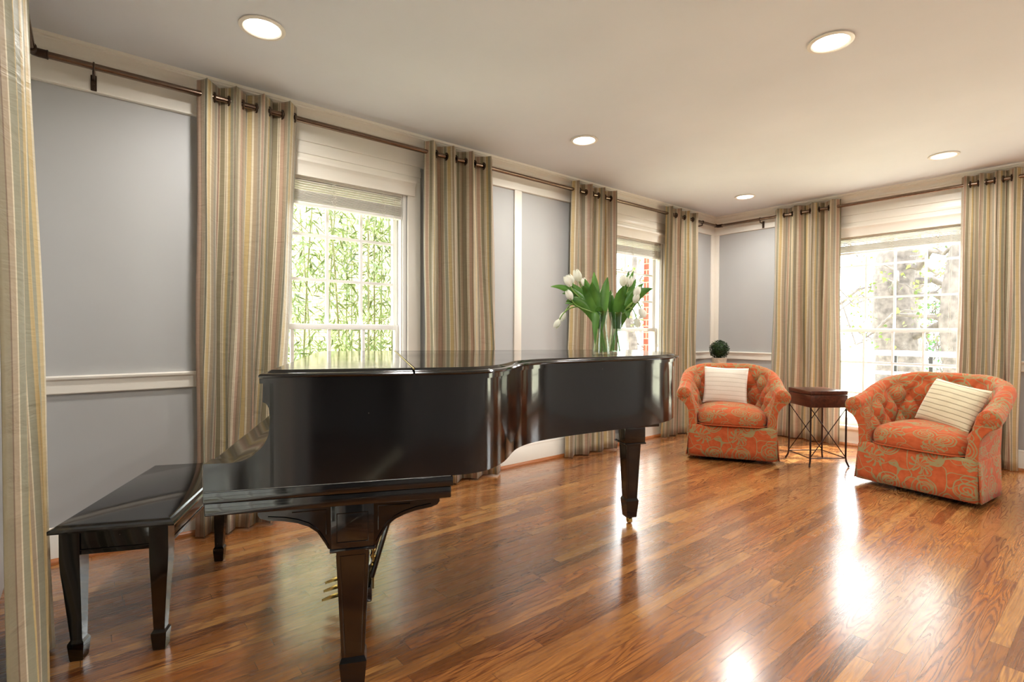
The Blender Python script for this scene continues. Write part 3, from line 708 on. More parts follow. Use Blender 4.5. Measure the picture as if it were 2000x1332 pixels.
# ------------------------------------------------------------------ barrel armchairs  (local: x to the sitter's left.., front at y=0 facing -y)
def superU(s):
    """inner plan line of arms and back, s in 0..1 from one arm front to the other"""
    return None
def make_chair():
    root = thing('armchair', '', 'armchair')
    hw, yb, yf = .285, .60, .03                               # half width inside, back depth, front
    # plan path: straight arm, round back, straight arm
    path = []
    n1, n2 = 26, 96
    rc = hw; ycen = yb-rc
    for i in range(n1): path.append((-hw, yf+(ycen-yf)*i/n1, -1, 0))
    for i in range(n2+1):
        a = pi-pi*i/n2; ex = 2.35
        ca, sa = math.cos(a), math.sin(a)
        x = rc*math.copysign(abs(ca)**(2/ex), ca); y = ycen+rc*abs(sa)**(2/ex)
        nx, ny = math.copysign(abs(ca)**(2-2/ex), ca), abs(sa)**(2-2/ex); l = math.hypot(nx, ny)
        path.append((x, y, nx/l, ny/l))
    for i in range(1, n1+1): path.append((hw, ycen-(ycen-yf)*i/n1, 1, 0))
    N = len(path)
    arc = [0.0]
    for p, q in zip(path, path[1:]): arc.append(arc[-1]+math.hypot(q[0]-p[0], q[1]-p[1]))
    tot = arc[-1]
    def height(s):
        c = 1-abs(2*s-1); c = min(1, c/.80); e = c*c*(3-2*c)
        return .655+(.845-.655)*(e*.75+c*.25)
    NB = 9; da = tot/NB; dz = .125
    def section(s, a):
        """list of (r outward, z, kind) from the seat up the inside, over the roll, down the outside"""
        h = height(s); f = 1-abs(2*s-1); rr = .066-.010*min(1, f/.5)
        lean = .046+.014*(1-min(1, f/.4))
        pts = []
        z0 = .29; zt = h-rr
        for k in range(26):
            t = k/25; z = z0+(zt-z0)*t
            r = lean*t**1.5
            pp = a/da; qq = (z-.42)/dz
            A, B = pp+qq*.5, pp-qq*.5
            pil = (abs(math.sin(pi*A))*abs(math.sin(pi*B)))**.45
            env = min(1, max(0, (z-.36)/.06))*(.18+.82*min(1, (zt-z)/.055))*min(1, min(s, 1-s)/.05)
            r -= .042*pil*env-.004*env
            pts.append((r, z))
        c_r, c_z = lean+rr*1.0-.004, h-rr
        pl = abs(math.sin(pi*a/da)); pleat = 1-.10*(1-pl**.5)*min(1, min(s, 1-s)/.05)
        fine = 1-.018*abs(math.sin(pi*a/da*4.0+.6))
        for k in range(1, 20):
            t = k/19; an = pi-t*pi*1.42
            rad = rr*(pleat*fine if .06 < t < .8 else 1)
            pts.append((c_r+rad*math.cos(an), c_z+rad*math.sin(an)))
        ro, zo = pts[-1]
        for k in range(1, 15):
            t = k/14; z = zo+(.285-zo)*t
            q = min(1, t*2.4); r = ro+(.088-ro)*math.sin(q*pi/2)-.014*t
            pts.append((r, z))
        return pts
    rows = []; arcs = []
    for i, (x, y, nx, ny) in enumerate(path):
        s = arc[i]/tot
        rows.append([Vector((x+nx*r, y+ny*r, z)) for r, z in section(s, arc[i])]); arcs.append(arc[i])
    def end_rings(row, sgn):
        c = sum(row, Vector())/len(row); out = []
        for dy, k in ((.012, .985), (.020, .94), (.024, .86)):
            out.append([Vector((c.x+(p.x-c.x)*k, p.y-dy, c.z+(p.z-c.z)*(k if p.z > c.z else 1.0))) for p in row])
        return out
    e0, e1 = end_rings(rows[0], 1), end_rings(rows[-1], 1)
    full = e0[::-1]+rows+e1; af = [-.03, -.02, -.012]+arcs+[tot+.012, tot+.02, tot+.03]
    sl = [0.0]
    mid = rows[N//2]
    for p, q in zip(mid, mid[1:]): sl.append(sl[-1]+(q-p).length)
    m = MB(); V = m.grid(full, UV=lambda i, j: (af[min(i, len(af)-1)], sl[min(j, len(sl)-1)]+.3))
    fuv = lambda co: (co.x+3.0, co.z)
    m.cap(V[0], UV=fuv); m.cap(V[-1], UV=fuv, flip=True)
    body = m.build('barrel_back', M['floral'], root, 50)
    # tuft buttons
    for k in range(1, NB):
        for row in range(4):
            a = (k+(.5 if row % 2 else 0))*da
            z = .42+dz*row
            s = a/tot
            if not .07 < s < .93: continue
            if z > height(s)-.10: continue
            i = min(range(N), key=lambda q: abs(arc[q]-a)); x, y, nx, ny = path[i]
            t = (z-.29)/(height(s)-.066-.29); lean = (.046+.014*(1-min(1, (1-abs(2*s-1))/.4)))*t**1.5
            b = MB(); b.ball((x+nx*(lean-.001), y+ny*(lean-.001), z), .010, 10, 8); b.build('tuft_button', M['floral'], body)
    # gathered scroll at each arm front
    for sx in (-1, 1):
        b = MB(); hx = sx*(hw+.060+.058)
        P = []
        for i in range(7):
            rad = .050*(1-i/6)**.6+.001
            P.append([Vector((hx+rad*(1+.05*math.sin(k*9))*math.cos(2*pi*k/40), yf-.022-.014*math.sin(i/6*pi/2)+.0035*abs(math.sin(k*pi/4))*(1-i/6), .592+rad*(1+.05*math.sin(k*9))*math.sin(2*pi*k/40))) for k in range(40)])
        b.grid(P, cv=True, UV=lambda i, k: (k*.012+2, i*.008)); b.build('arm_scroll', M['floral'], root, 60)
    # seat cushion: crowned, T-less, filling the barrel
    m = MB(); G = []; nu, nv = 36, 40
    def outline(t):
        a = 2*pi*t; c, s_ = math.cos(a), math.sin(a)
        ex = 5 if s_ < 0 else 2.6
        x = (hw+.012)*math.copysign(abs(c)**(2/ex), c)
        y = (.30+(.285*abs(s_)**(2/ex) if s_ > 0 else -.325*abs(s_)**(2/ex)))
        return x, y
    prof = [(.90, .312), (.985, .325), (1.0, .345), (1.004, .372), (.99, .402), (.955, .428), (.88, .450), (.76, .468), (.6, .482), (.42, .492), (.22, .498), (.001, .500)]
    per = [outline(k/72) for k in range(72)]
    rows_ = [[Vector((x*f, .30+(y-.30)*f, z)) for x, y in per] for f, z in prof]
    pl_ = [0.0]
    for (f0, z0), (f1, z1) in zip(prof, prof[1:]): pl_.append(pl_[-1]+math.hypot((f1-f0)*.3, z1-z0))
    def suv(i, k):
        f, z = prof[min(i, len(prof)-1)]; x, y = per[k % 72]
        return (x*f+1.7, (y-.30)*f*.9+z*1.4)
    V = m.grid(rows_, cv=True, UV=suv); m.cap(V[-1]); m.cap(V[0], flip=True)
    cush = m.build('seat_cushion', M['floral'], root, 60)
    m = MB(); m.tube([Vector((x*1.003, .30+(y-.30)*1.003, .324)) for x, y in per if y < .1], .005, 8)
    m.build('welt', M['floral'], cush)
    # skirt: flat front panel, curtain-like side panel round the back, pleat gaps at the front corners
    side = [(x+nx*.078, y+ny*.078) for x, y, nx, ny in path]
    side = [(side[0][0], .005)]+side+[(side[-1][0], .005)]
    OW = side[-1][0]
    al = [0.0]
    for p, q in zip(side, side[1:]): al.append(al[-1]+math.hypot(q[0]-p[0], q[1]-p[1]))
    cx, cy = 0, .35
    rows_ = []
    for z, f in ((.318, .99), (.30, 1.0), (.2, 1.01), (.1, 1.018), (.035, 1.025)):
        rows_.append([Vector((cx+(x-cx)*(f+(f-1)*1.6*max(0, 1-y/.25)), cy+(y-cy)*f, z)) for x, y in side])
    zz = (.318, .30, .2, .1, .035)
    m = MB(); m.grid(rows_, UV=lambda i, k: (al[min(k, len(al)-1)]+.4, zz[min(i, 4)]))
    o = m.build('skirt', M['floral'], root, 60); o.modifiers.new('thick', 'SOLIDIFY').thickness = .006
    m = MB(); rows_ = []
    for z, d, w in ((.320, .004, OW-.006), (.30, -.006, OW-.003), (.2, -.012, OW+.001), (.1, -.017, OW+.004), (.035, -.020, OW+.006)):
        rows_.append([Vector((-w+2*w*k/24, d+.010*(abs(k-12)/12)**10, z)) for k in range(25)])
    m.grid(rows_, UV=lambda i, k: (.7*k/24, zz[min(i, 4)])); o = m.build('front_skirt', M['floral'], root, 60); o.modifiers.new('thick', 'SOLIDIFY').thickness = .006
    for sx in (-1, 1):                                        # pleat tongue tucked behind the corner, showing at the hem
        m = MB(); rows_ = []
        for z, w in ((.30, .0), (.2, .010), (.1, .018), (.038, .024)):
            rows_.append([Vector((sx*(OW-.035), .020, z)), Vector((sx*(OW-.004+w*.4), .012-w*.2, z)), Vector((sx*(OW+.000+w), .055, z))])
        m.grid(rows_, UV=lambda i, k: (k*.05+5, i*.08)); o = m.build('corner_pleat', M['floral'], root, 60); o.modifiers.new('thick', 'SOLIDIFY').thickness = .004
    m = MB(); m.lathe([(.22, 0), (.24, .004), (.24, .03), (.20, .05)], 40, (0, .34, 0)); m.build('swivel_base', M['dark_post'], root)
    m = MB(); m.box(-.27, .27, .03, .50, .05, .31, .03); m.build('base_frame', M['dark_post'], root)
    return root
ch = make_chair()
# chair whose front edge runs (4.233,2.588)-(4.60,1.99), facing (-.855,-.52)
def place_chair(o, mid, face):
    a = math.atan2(face[1], face[0])+pi/2                     # local -y looks along face
    o.location = (mid[0], mid[1], 0); o.rotation_euler = (0, 0, a)
ch['label'] = 'orange floral barrel armchair nearer the piano, with a white pillow set upright'; ch['group'] = 'orange floral barrel armchairs'
place_chair(ch, (4.425, 2.297), (-.855, -.52))
ch2 = dup(ch, 'orange floral barrel armchair right of the side table, with a cream striped pillow leaning sideways')
place_chair(ch2, (4.555, 1.02), (-.988, .155))

# pillows
def pillow(name, label, mat, w, h, th, Mx):
    m = MB(); n = 28; front, back = [], []
    for i in range(n+1):
        rf, rb = [], []
        for j in range(n+1):
            u, v = 2*i/n-1, 2*j/n-1
            pin = 1-.07*(abs(u*v))**1.0*0
            ex = u*(1-.055*(1-abs(v)**2.0)*abs(u)**3); ey = v*(1-.055*(1-abs(u)**2.0)*abs(v)**3)
            t = ((1-u*u)*(1-v*v))**.42
            wr = .006*noise.noise(Vector((u*2.2, v*2.2, w*10)))
            rf.append(Vector((ex*w/2, -(th/2)*t-wr*t, ey*h/2))); rb.append(Vector((ex*w/2, (th/2)*t, ey*h/2)))
        front.append(rf); back.append(rb)
    UV = lambda i, j: (w*i/n, h*j/n)
    m.grid(front, UV=UV); m.grid(back, UV=UV)
    bmesh.ops.remove_doubles(m.bm, verts=m.bm.verts, dist=.0004)
    o = m.build(name, mat, None, 70); tag(o, label, 'pillow')
    o.matrix_world = Mx; return o
def chair_frame(o, x, y, z, yaw, tilt, roll):
    return Matrix.Translation(o.location) @ Matrix.Rotation(o.rotation_euler.z, 4, 'Z') @ Matrix.Translation((x, y, z)) @ Matrix.Rotation(yaw, 4, 'Z') @ Matrix.Rotation(tilt, 4, 'X') @ Matrix.Rotation(roll, 4, 'Y')
pillow('throw_pillow', 'white pleated square pillow upright against the armchair nearer the piano', M['pillow_white'], .40, .36, .13, chair_frame(ch, -.035, .40, .642, math.radians(-8), math.radians(-14), math.radians(1)))
pillow('throw_pillow', 'cream striped pillow tilted in the corner of the right armchair', M['pillow_cream'], .43, .345, .14, chair_frame(ch2, .09, .36, .625, math.radians(-22), math.radians(-24), math.radians(8)))

# ------------------------------------------------------------------ side table
TA = math.radians(53.5)
tb = thing('side_table', 'small dark wood box table on thin crossed iron legs, between the two armchairs', 'table', (5.0, 1.815, 0), TA)
hs = .165
m = MB(); m.box(-hs, hs, -hs, hs, .512, .618, .003); bx_ = m.build('box', M['table_wood'], tb)
m = MB(); m.box(-hs, hs, -hs, hs, .6205, .655, .004); m.build('lid', M['table_wood'], tb)
lg = hs-.008
for sx in (-1, 1):
    for sy in (-1, 1):
        m = MB(); m.tube([(sx*lg, sy*lg, .513), (sx*lg, sy*lg, .08), (sx*(lg+.004), sy*(lg+.004), .045), (sx*(lg+.018), sy*(lg+.018), .003)], .0075, 8); m.build('leg', M['table_metal'], tb)
for k in range(4):
    Mx = Matrix.Rotation(k*pi/2, 4, 'Z'); m = MB()
    if k % 2: m.tube([Mx @ Vector((-lg, -lg, .505)), Mx @ Vector((lg, -lg, .082))], .0042, 6); m.tube([Mx @ Vector((lg, -lg, .505)), Mx @ Vector((-lg, -lg, .082))], .0042, 6)
    if k % 2: m.ball(Mx @ Vector((0, -lg, .2935)), .009, 10, 8); m.build('cross_brace', M['table_metal'], tb)
    m = MB(); m.tube([Mx @ Vector((-lg, -lg, .075)), Mx @ Vector((lg, -lg, .075))], .0045, 6); m.build('stretcher', M['table_metal'], tb)

# ------------------------------------------------------------------ topiary on its stand behind the first armchair
PX, PY = 5.66, 3.10
st = thing('plant_stand', 'round pedestal stand hidden behind the armchair nearer the piano', 'stand', (PX, PY, 0))
m = MB(); m.lathe([(.13, 0), (.13, .012), (.03, .03), (.022, .06), (.022, .66), (.05, .69), (.14, .70), (.14, .72), (.001, .72)], 32); m.build('pedestal', M['table_wood'], st)
tp = thing('potted_topiary', 'clipped dark green ball topiary in a whitish fluted pot, behind the armchair in the corner', 'plant', (PX, PY, .72))
m = MB(); m.lathe([(.001, 0), (.062, 0), (.066, .006), (.074, .08), (.084, .130), (.088, .138), (.080, .142), (.074, .128), (.001, .122)], 64, fn=lambda t, z: 1+.022*math.cos(t*2*pi*16)*(1 if .004 < z < .13 else 0)); m.build('pot', M['pot'], tp)
m = MB(); m.ball((0, 0, .235), .085, 24, 16); rp = random.Random(5)
for k in range(1500):
    z = rp.uniform(-1, 1); a = rp.uniform(0, 2*pi); q = math.sqrt(1-z*z); d = Vector((q*math.cos(a), q*math.sin(a), z))
    c = Vector((0, 0, .235))+d*rp.uniform(.084, .108); t1 = d.orthogonal().normalized(); t1.rotate(Matrix.Rotation(rp.uniform(0, 6.28), 3, d)); t2 = d.cross(t1)
    tip = c+(t1*.8+d*rp.uniform(-.1, .9)).normalized()*.017; s = t2*.0055
    vs = [m.bm.verts.new(p) for p in (c, (c+tip)/2+s+d*.002, tip, (c+tip)/2-s+d*.002)]; m.bm.faces.new(vs)
fo = m.build('foliage', M['box_leaf'], tp, 80, normals=False)

# framed picture glimpsed on the left wall beside the corner curtain
pf = thing('picture_frame', 'slim dark brown frame edge on the wall beside the corner curtain', 'picture', (5.46, W, 1.60))
m = MB()
Mx = Matrix.Translation((0, -.012, 0)) @ Matrix.Rotation(math.radians(7), 4, 'X')
for x0, x1, z0, z1 in ((-.09, -.075, -.095, .095), (.075, .09, -.095, .095), (-.0745, .0745, -.095, -.08), (-.0745, .0745, .08, .095)): m.box(x0, x1, -.009, .009, z0, z1, .002, 1, Mx)
m.build('frame', M['table_wood'], pf)
m = MB(); m.box(-.075, .075, -.003, .003, -.08, .08, 0, 1, Mx); m.build('picture', M['pot'], pf)

# ------------------------------------------------------------------ tulips in two glass vases on the lid
ZL = 1.039
RT = Vector((.7725, -.635, 0)); FD = Vector((.635, .7725, 0))   # sideways / away, as seen across the lid from the room
def pl(u, v, z=0): return Vector((PO[0]+u*math.cos(PA)-v*math.sin(PA), PO[1]+u*math.sin(PA)+v*math.cos(PA), z))
VA = pl(1.385, .755); VB = pl(1.505, .835)
def vase(c, label, wl):
    t = thing('glass_vase', label, 'vase', (c.x, c.y, ZL), group='glass vases on the piano')
    m = MB(); m.lathe([(.001, .0), (.042, 0), (.044, .004), (.0435, .012), (.039, .05), (.031, .105), (.027, .145), (.029, .185), (.034, .212), (.0355, .2145), (.034, .2145), (.0275, .185), (.0255, .145), (.0295, .105), (.0375, .05), (.041, .016), (.001, .012)], 40, caps=False)
    m.build('glass', M['vase'], t, 40)
    m = MB(); m.lathe([(.001, .0135), (.0395, .0175), (.0365, .05), (.0312, wl), (.001, wl)], 32, caps=False); m.build('water', M['water'], t, 40)
vase(VA, 'clear flared glass vase of white tulips, the one nearer the keyboard', .085)
vase(VB, 'clear flared glass vase of white tulips, the one nearer the piano tail', .095)
def bez(p, n=18):
    p = [Vector(q) for q in p]; out = []
    for i in range(n+1):
        q = p[:]; t = i/n
        while len(q) > 1: q = [a.lerp(b, t) for a, b in zip(q, q[1:])]
        out.append(q[0])
    return out
def leaf(m, pts, wmax, side, tw=0.0):
    n = len(pts); rows = []
    for i, p in enumerate(pts):
        t = i/(n-1); T = (pts[min(i+1, n-1)]-pts[max(i-1, 0)]).normalized()
        S = (side-T*side.dot(T)).normalized(); S.rotate(Matrix.Rotation(tw*t, 3, T)); N = T.cross(S)
        w = wmax*(math.sin(pi*min(1, t**.85*.94+.06))**.8) if t < .999 else .0008
        rows.append([p-S*w+N*w*.38, p-S*w*.5+N*w*.09, p, p+S*w*.5+N*w*.09, p+S*w+N*w*.38])
    m.grid(rows)
def tulip(i, base, a, b, z, droop, size, leaves, label=None):
    """bloom at sideways a / away b / height z from its vase; leaves: list of (a,b,z tip, width, sag)"""
    neck = base+Vector((0, 0, ZL+.19)); bl = base+RT*a+FD*b+Vector((0, 0, z))
    sg = Vector((RT.x*a+FD.x*b, RT.y*a+FD.y*b, 0)); foot = base-sg.normalized()*.022+Vector((0, 0, ZL+.016)); foot += Vector((R.uniform(-.008, .008), R.uniform(-.008, .008), 0))
    nk = neck+sg.normalized()*.014
    if droop: mid = [nk, nk+sg*.42+Vector((0, 0, .07)), bl-sg*.16+Vector((0, 0, .075)), bl]
    else: mid = [nk, nk+sg*.30+Vector((0, 0, (z-ZL-.19)*.45)), bl-sg*.12-Vector((0, 0, .05)), bl]
    root = thing('tulip', label or 'white tulip with long green leaves in the glass vases on the piano lid', 'flower', foot, group='white tulips on the piano')
    o = Vector(foot)
    pts = [foot.lerp(nk, k/6) for k in range(6)]+bez(mid, 16)
    m = MB(); m.tube([p-o for p in pts], .0030, 8); m.build('stem', M['tulip_stem'], root, 60)
    d = (pts[-1]-pts[-3]).normalized(); q = d.to_track_quat('Z', 'Y').to_matrix().to_4x4(); Mx = Matrix.Translation(bl-o-d*.004) @ q
    m = MB()
    for k in range(6):                                        # six overlapping petals closed into a cup
        an = k*pi/3+(.0 if k % 2 else .12)+i; rr = 1.0 if k % 2 else .92; rows = []
        for t in [x/9 for x in range(10)]:
            zz = size*(t); rad = size*.36*rr*(math.sin(pi*(.08+.80*t))**.75)*(1.0-.12*t); wa = .62*math.sin(pi*min(.97, .12+.86*t))**.6 if t < .99 else .08
            rows.append([Mx @ Vector((rad*(1-.06*abs(s)**2)*math.cos(an+wa*s), rad*(1-.06*abs(s)**2)*math.sin(an+wa*s), zz*(1-.05*abs(s)))) for s in (-1, -.5, 0, .5, 1)])
        m.grid(rows)
    m.build('bloom', M['tulip_petal'], root, 70, normals=False)
    for la, lb_, lz, w, sag in leaves:
        tip = base+RT*la+FD*lb_+Vector((0, 0, lz)); dv = Vector((tip.x-base.x, tip.y-base.y, 0))
        s0 = nk-Vector((0, 0, .06)); P = bez([s0, nk+dv*.22+Vector((0, 0, (lz-nk.z)*.35+sag)), nk+dv*.65+Vector((0, 0, (lz-nk.z)*.75+sag)), tip], 18)
        sd = FD.cross(Vector((0, 0, 1)))*.5+FD*.3; T = (tip-s0).normalized(); sd = T.cross(FD*-1+Vector((0, 0, .2))).normalized()
        m = MB(); leaf(m, [p-o for p in P], w, sd, R.uniform(-.5, .5)); ob = m.build('leaf', M['tulip_leaf'], root, 80, normals=False)
k = .00246
def pxl(px, py, c): return ((px-c)*k, 1.15+(649.7-py)*k)
cA, cB = 1183, 1213
TUL = [('A', 1120, 550, -.02, 0, .060, [(1114, 552, 0, .026, .02), (1128, 570, .05, .024, .02)]), ('A', 1127, 541, .04, 0, .05, [(1125, 560, .05, .024, .03)]), ('A', 1137, 541, -.03, 0, .064, [(1147, 545, -.05, .026, .0)]),
       ('A', 1152, 548, .03, 0, .046, [(1170, 528, .03, .023, .0), (1160, 552, -.06, .026, .0)]), ('A', 1121, 577, -.05, 0, .054, [(1081, 560, -.02, .021, .05), (1106, 572, .03, .022, .04)]), ('A', 1111, 603, .02, 1, .05, [(1110, 590, -.06, .026, .04)]),
       ('A', 1098, 618, -.03, 1, .05, [(1168, 674, -.05, .024, .13)]), ('A', 1189, 566, .05, 0, .042, [(1198, 538, .04, .025, .0)]), ('A', 1160, 575, .06, 0, .045, [(1142, 560, -.06, .027, .02), (1112, 592, .03, .024, .04), (1178, 600, -.06, .022, .0)]),
       ('B', 1222, 546, -.04, 0, .062, [(1222, 556, -.07, .032, .02)]), ('B', 1236, 546, -.02, 0, .058, [(1241, 521, .03, .022, .0), (1246, 523, -.02, .021, .0)]), ('B', 1248, 567, -.05, 0, .056, [(1257, 537, .04, .023, .0), (1246, 562, -.05, .026, .02)]),
       ('B', 1246, 580, -.05, 0, .052, [(1272, 546, .02, .021, .02)]), ('B', 1259, 594, -.05, 1, .054, [(1287, 559, -.01, .026, .03), (1264, 580, .05, .024, .03)]), ('B', 1252, 614, -.03, 1, .052, [(1280, 556, .04, .022, .03), (1234, 622, -.05, .028, .06)]),
       ('B', 1205, 570, .05, 0, .044, [(1230, 572, -.05, .030, .02), (1226, 612, .06, .026, .05), (1204, 560, .04, .023, .0)])]
TLAB = ['white tulip with a large bloom at the upper left of the bouquet', 'white tulip bloom tucked between the two largest upper left blooms', 'white tulip with the tallest large bloom in the left bouquet', 'small closed white tulip bud right of the tallest left bloom', 'white tulip bloom facing sideways under the upper left cluster', 'white drooping tulip just above the lowest hanging bloom', 'lowest hanging white tulip at the far left of the bouquet', 'small white tulip between the two bouquets, half behind a leaf', 'white tulip hidden among broad leaves in the middle of the left bouquet', 'large white tulip bloom against the window, upper left of the right bouquet', 'pointed white tulip bloom beside the tall right leaves', 'white tulip bloom above the right drooping pair', 'white tulip bloom in the middle of the right bouquet against the window', 'white tulip bending right, upper one of the drooping right pair', 'white tulip bending right, lowest bloom of the right bouquet', 'short white tulip behind the broad leaf of the right bouquet']
for i, (vv, px, py, b, dr, sz, lv) in enumerate(TUL):
    base, c = (VA, cA) if vv == 'A' else (VB, cB)
    a, z = pxl(px, py, c); ls = []
    for lx, lyy, lb_, w, sag in lv:
        la, lz = pxl(lx, lyy, c); ls.append((la, lb_, lz, w, sag))
    tulip(i, base, a, b, z-.02, dr, sz, ls, TLAB[i])

# ------------------------------------------------------------------ outdoors
g = MB(); g.box(-14, 44, -30, 34, -.75, -.6); struct(g.build('ground', M['lawn']))
nb = thing('neighbouring_house', 'pale cream brick house wall seen through the window behind the piano', 'building', (0, 9.2, -.6))
g = MB(); g.box(-5, 6.3, 0, .4, 0, 6.5); g.build('wall', M['cream_brick'], nb)
g = MB(); g.box(-5.2, 6.5, -.3, .7, 6.5, 6.7); g.build('roof_edge', M['rail_paint'], nb)
def blade_cloud(m, centre, n, rad, ln, wd, rg, droop=.4):
    for _ in range(n):
        d = Vector((rg.gauss(0, 1), rg.gauss(0, 1), rg.gauss(0, 1))).normalized(); p = Vector(centre)+Vector((d.x*rad[0], d.y*rad[1], d.z*rad[2]))*rg.uniform(.3, 1)
        t = Vector((rg.uniform(-1, 1), rg.uniform(-1, 1), rg.uniform(-1, .5)-droop)).normalized(); s = t.cross(Vector((rg.uniform(-1, 1), rg.uniform(-1, 1), rg.uniform(-1, 1)))).normalized()
        l = ln*rg.uniform(.6, 1.2); w = wd*rg.uniform(.7, 1.2)
        vs = [m.bm.verts.new(q) for q in (p, p+t*l*.35+s*w, p+t*l, p+t*l*.35-s*w)]; m.bm.faces.new(vs)
def bamboo_proto(seed, h, nleaf):
    rg = random.Random(seed); root = thing('bamboo_plant', 'slender bamboo plant with narrow leaves outside the window behind the piano', 'bamboo', group='bamboo plants outside the first window')
    m = MB(); bend = rg.uniform(-.15, .15); pts = [(bend*(t/12)**2*1.5, .1*bend*(t/12)**2, h*t/12) for t in range(13)]
    m.tube(pts, [.014*(1-.6*t/12) for t in range(13)], 7)
    for t in range(2, 12):
        for _ in range(2):
            a = rg.uniform(0, 6.28); p = Vector(pts[t]); m.tube([p, p+Vector((math.cos(a)*.22, math.sin(a)*.22, .16))], .003, 4)
    m.build('culm', M['bamboo_culm'], root)
    m = MB()
    for t in range(1, 13):
        p = Vector(pts[t])
        for _ in range(3): blade_cloud(m, p+Vector((rg.uniform(-.22, .22), rg.uniform(-.22, .22), rg.uniform(-.1, .2))), nleaf//36, (.2, .2, .16), .15, .010, rg)
    m.build('foliage', M['bamboo_leaf'], root, 80, normals=False); return root
protos = [bamboo_proto(100+q, 3.3+.3*q, 440) for q in range(4)]
BP = [(1.95, 5.0), (2.35, 5.15), (2.75, 5.05), (3.15, 5.3), (2.05, 5.8), (2.5, 5.9), (2.9, 5.75), (3.3, 6.0), (2.65, 6.5), (3.1, 6.6), (3.6, 6.4), (1.75, 6.3), (2.25, 6.8), (3.45, 5.35), (2.15, 4.85), (2.95, 4.85), (1.7, 5.5), (2.7, 5.45), (3.7, 5.9), (3.9, 6.7), (2.0, 7.3), (2.85, 7.2)]
for q, (x, y) in enumerate(BP):
    if q < 4: o = protos[q]; o.location = (x, y, -.6); o.rotation_euler = (0, 0, q*1.3)
    else: o = dup(protos[q % 4], loc=(x, y, -.6), rotz=q*2.1)
def tree(name, label, loc, h, r, seed, leafm, nl, lean=0.0, branches=9, crown=2.2, bz=2.2, ls=.11):
    rg = random.Random(seed); root = thing(name, label, 'tree', loc)
    m = MB(); pts = [(lean*(t/14)**1.5+.05*math.sin(t+seed), .06*math.cos(t*1.3+seed), h*t/14) for t in range(15)]
    m.tube(pts, [r*(1.25 if t == 0 else 1-.55*t/14) for t in range(15)], 16); tips = []
    m.build('trunk', M['bark'], root, 60); m = MB()
    for b in range(branches):
        t = rg.uniform(bz/h*14, 13); p = Vector(pts[int(t)]); a = rg.uniform(0, 6.28); l = rg.uniform(.5, 1)*crown
        q = [p]
        for s in range(1, 7): q.append(p+Vector((math.cos(a)*l*s/6, math.sin(a)*l*s/6, .12*l*math.sin(s*1.1+b)+.05*s*rg.uniform(-1, 2))))
        m.tube(q, [max(.012, r*.22*(1-s/7)) for s in range(7)], 7); tips += q[2:]
        for s in (3, 4, 5):
            e = q[s]+Vector((rg.uniform(-.5, .5), rg.uniform(-.5, .5), rg.uniform(-.2, .5))); m.tube([q[s], q[s].lerp(e, .5)+Vector((0, 0, .05)), e], [.018, .012, .006], 5); tips.append(e)
    m.build('branch', M['bark'], root, 60)
    m = MB()
    for p in tips: blade_cloud(m, p, max(3, nl//len(tips)), (.45, .45, .3), ls, ls*.28, rg, .1)
    m.build('foliage', leafm, root, 80, normals=False); return root
tree('tree', 'broad pale grey trunk seen in the middle of the far window', (12.6, 3.15, -.6), 9, .42, 1, M['tree_leaf'], 700, .2, 14, 2.4, 2.0)
tree('tree', 'second pale trunk standing right of the broad one outside the far window', (12.0, 2.05, -.6), 9, .26, 2, M['tree_leaf'], 600, -.2, 12, 2.0, 2.2)
tree('tree', 'bare branching tree at the left side of the far window', (15.5, 5.6, -.6), 8, .22, 3, M['tree_leaf'], 700, .3, 16, 2.6, 1.6)
tree('tree', 'third slim trunk near the right side of the far window', (14.5, 1.75, -.6), 9, .24, 4, M['tree_leaf'], 700, .1, 14, 2.4, 1.8)
tree('tree', 'leafy tree seen through the window behind the tulips', (9.3, 7.2, -.6), 5.5, .12, 5, M['tree_leaf'], 900, .2, 14, 1.6, 1.2)
tree('evergreen_shrub', 'small green evergreen outside the far window, between the pale trunks', (16.5, 3.0, -.6), 3.2, .07, 6, M['pine_leaf'], 900, .0, 16, .6, .5)
tree('tree', 'hazy background tree far beyond the deck rail', (22, 5.0, -.6), 9, .3, 8, M['tree_leaf'], 1100, .0, 20, 3.2, .8, .16)
tree('tree', 'hazy background tree far beyond the slim trunks', (23, 1.0, -.6), 9, .3, 9, M['tree_leaf'], 1100, .0, 20, 3.2, .8, .16)
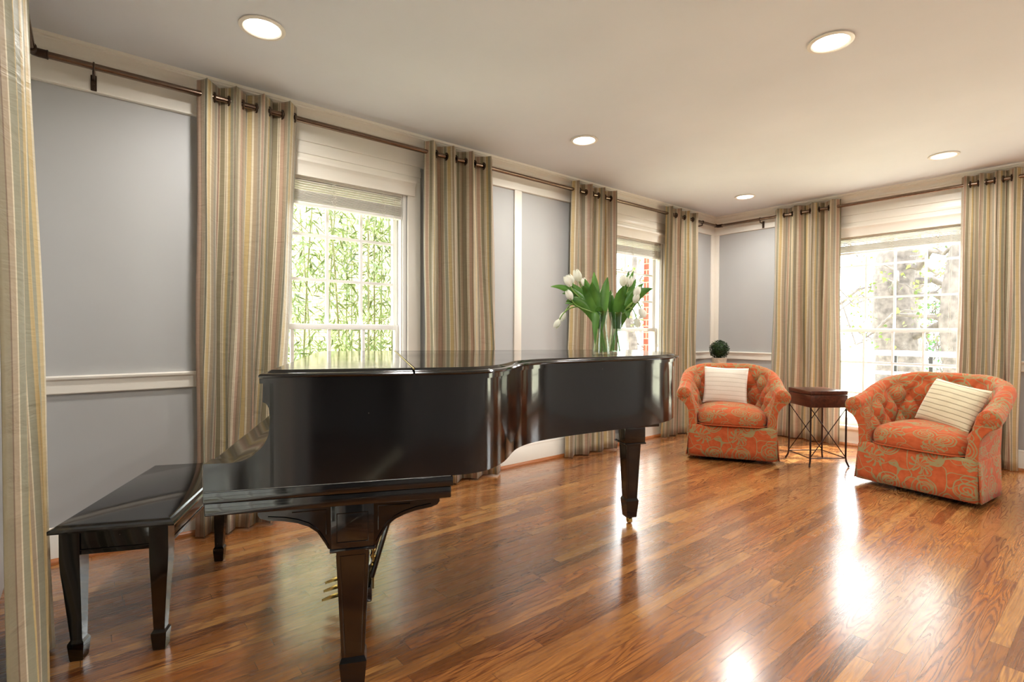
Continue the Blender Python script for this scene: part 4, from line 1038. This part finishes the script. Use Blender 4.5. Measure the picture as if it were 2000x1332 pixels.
# white deck rail
rl = thing('deck_railing', 'white horizontal deck railing with dark brackets outside the far window', 'railing', (8.6, 1.6, -.6))
m = MB()
for z0, z1 in ((.845, .915), (.71, .745), (.58, .625)): m.box(-.03, .03, -2.2, .85, z0+.6, z1+.6, .004)
m.build('rail', M['rail_paint'], rl)
m = MB(); m.box(-.05, .05, .79, .89, 0, 1.5, .005); m.build('post', M['rail_paint'], rl)
for y in (.54, .15, -.24, -.63, -1.02):
    m = MB(); m.box(-.02, .028, y-.020, y+.020, 1.2, 1.5, .002); m.build('bracket', M['dark_post'], rl)

# ------------------------------------------------------------------ light
w = bpy.data.worlds.new('World'); sc.world = w; w.use_nodes = True
bg = w.node_tree.nodes['Background']; bg.inputs[0].default_value = (.93, .97, 1, 1); bg.inputs[1].default_value = 5.5
sd = bpy.data.lights.new('sun', 'SUN'); sd.energy = 9; sd.angle = math.radians(1.5); sd.color = (1, .97, .91)
so = bpy.data.objects.new('sun', sd); COL.objects.link(so)
dirn = Vector((-.56, .36, -.75)); so.rotation_euler = dirn.to_track_quat('-Z', 'Y').to_euler(); so.location = (12, -5, 12)

# ------------------------------------------------------------------ camera
cam = bpy.data.cameras.new('camera'); cam.sensor_width = 36; cam.lens = 1009/2000*36; cam.clip_start = .02; cam.clip_end = 200
co = bpy.data.objects.new('camera', cam); COL.objects.link(co)
yw, pt, rl_ = math.radians(39.42), math.radians(-.996), math.radians(.222)
f0 = Vector((math.sin(yw), math.cos(yw), 0)); r0 = Vector((math.cos(yw), -math.sin(yw), 0)); u0 = Vector((0, 0, 1))
fw = f0*math.cos(pt)+u0*math.sin(pt); u2 = -f0*math.sin(pt)+u0*math.cos(pt)
rt = r0*math.cos(rl_)+u2*math.sin(rl_); up = -r0*math.sin(rl_)+u2*math.cos(rl_)
co.matrix_world = Matrix(((rt.x, up.x, -fw.x, 0), (rt.y, up.y, -fw.y, 0), (rt.z, up.z, -fw.z, 1.15), (0, 0, 0, 1)))
sc.camera = co
sc.view_settings.view_transform = 'Standard'; sc.view_settings.look = 'None'; sc.view_settings.gamma = 1; sc.view_settings.use_curve_mapping = False
sc.view_settings.exposure = 1.08
sc.cycles.use_denoising = True
sc.cycles.max_bounces = 10; sc.cycles.diffuse_bounces = 5; sc.cycles.glossy_bounces = 4; sc.cycles.transparent_max_bounces = 24
sc.cycles.sample_clamp_indirect = 8
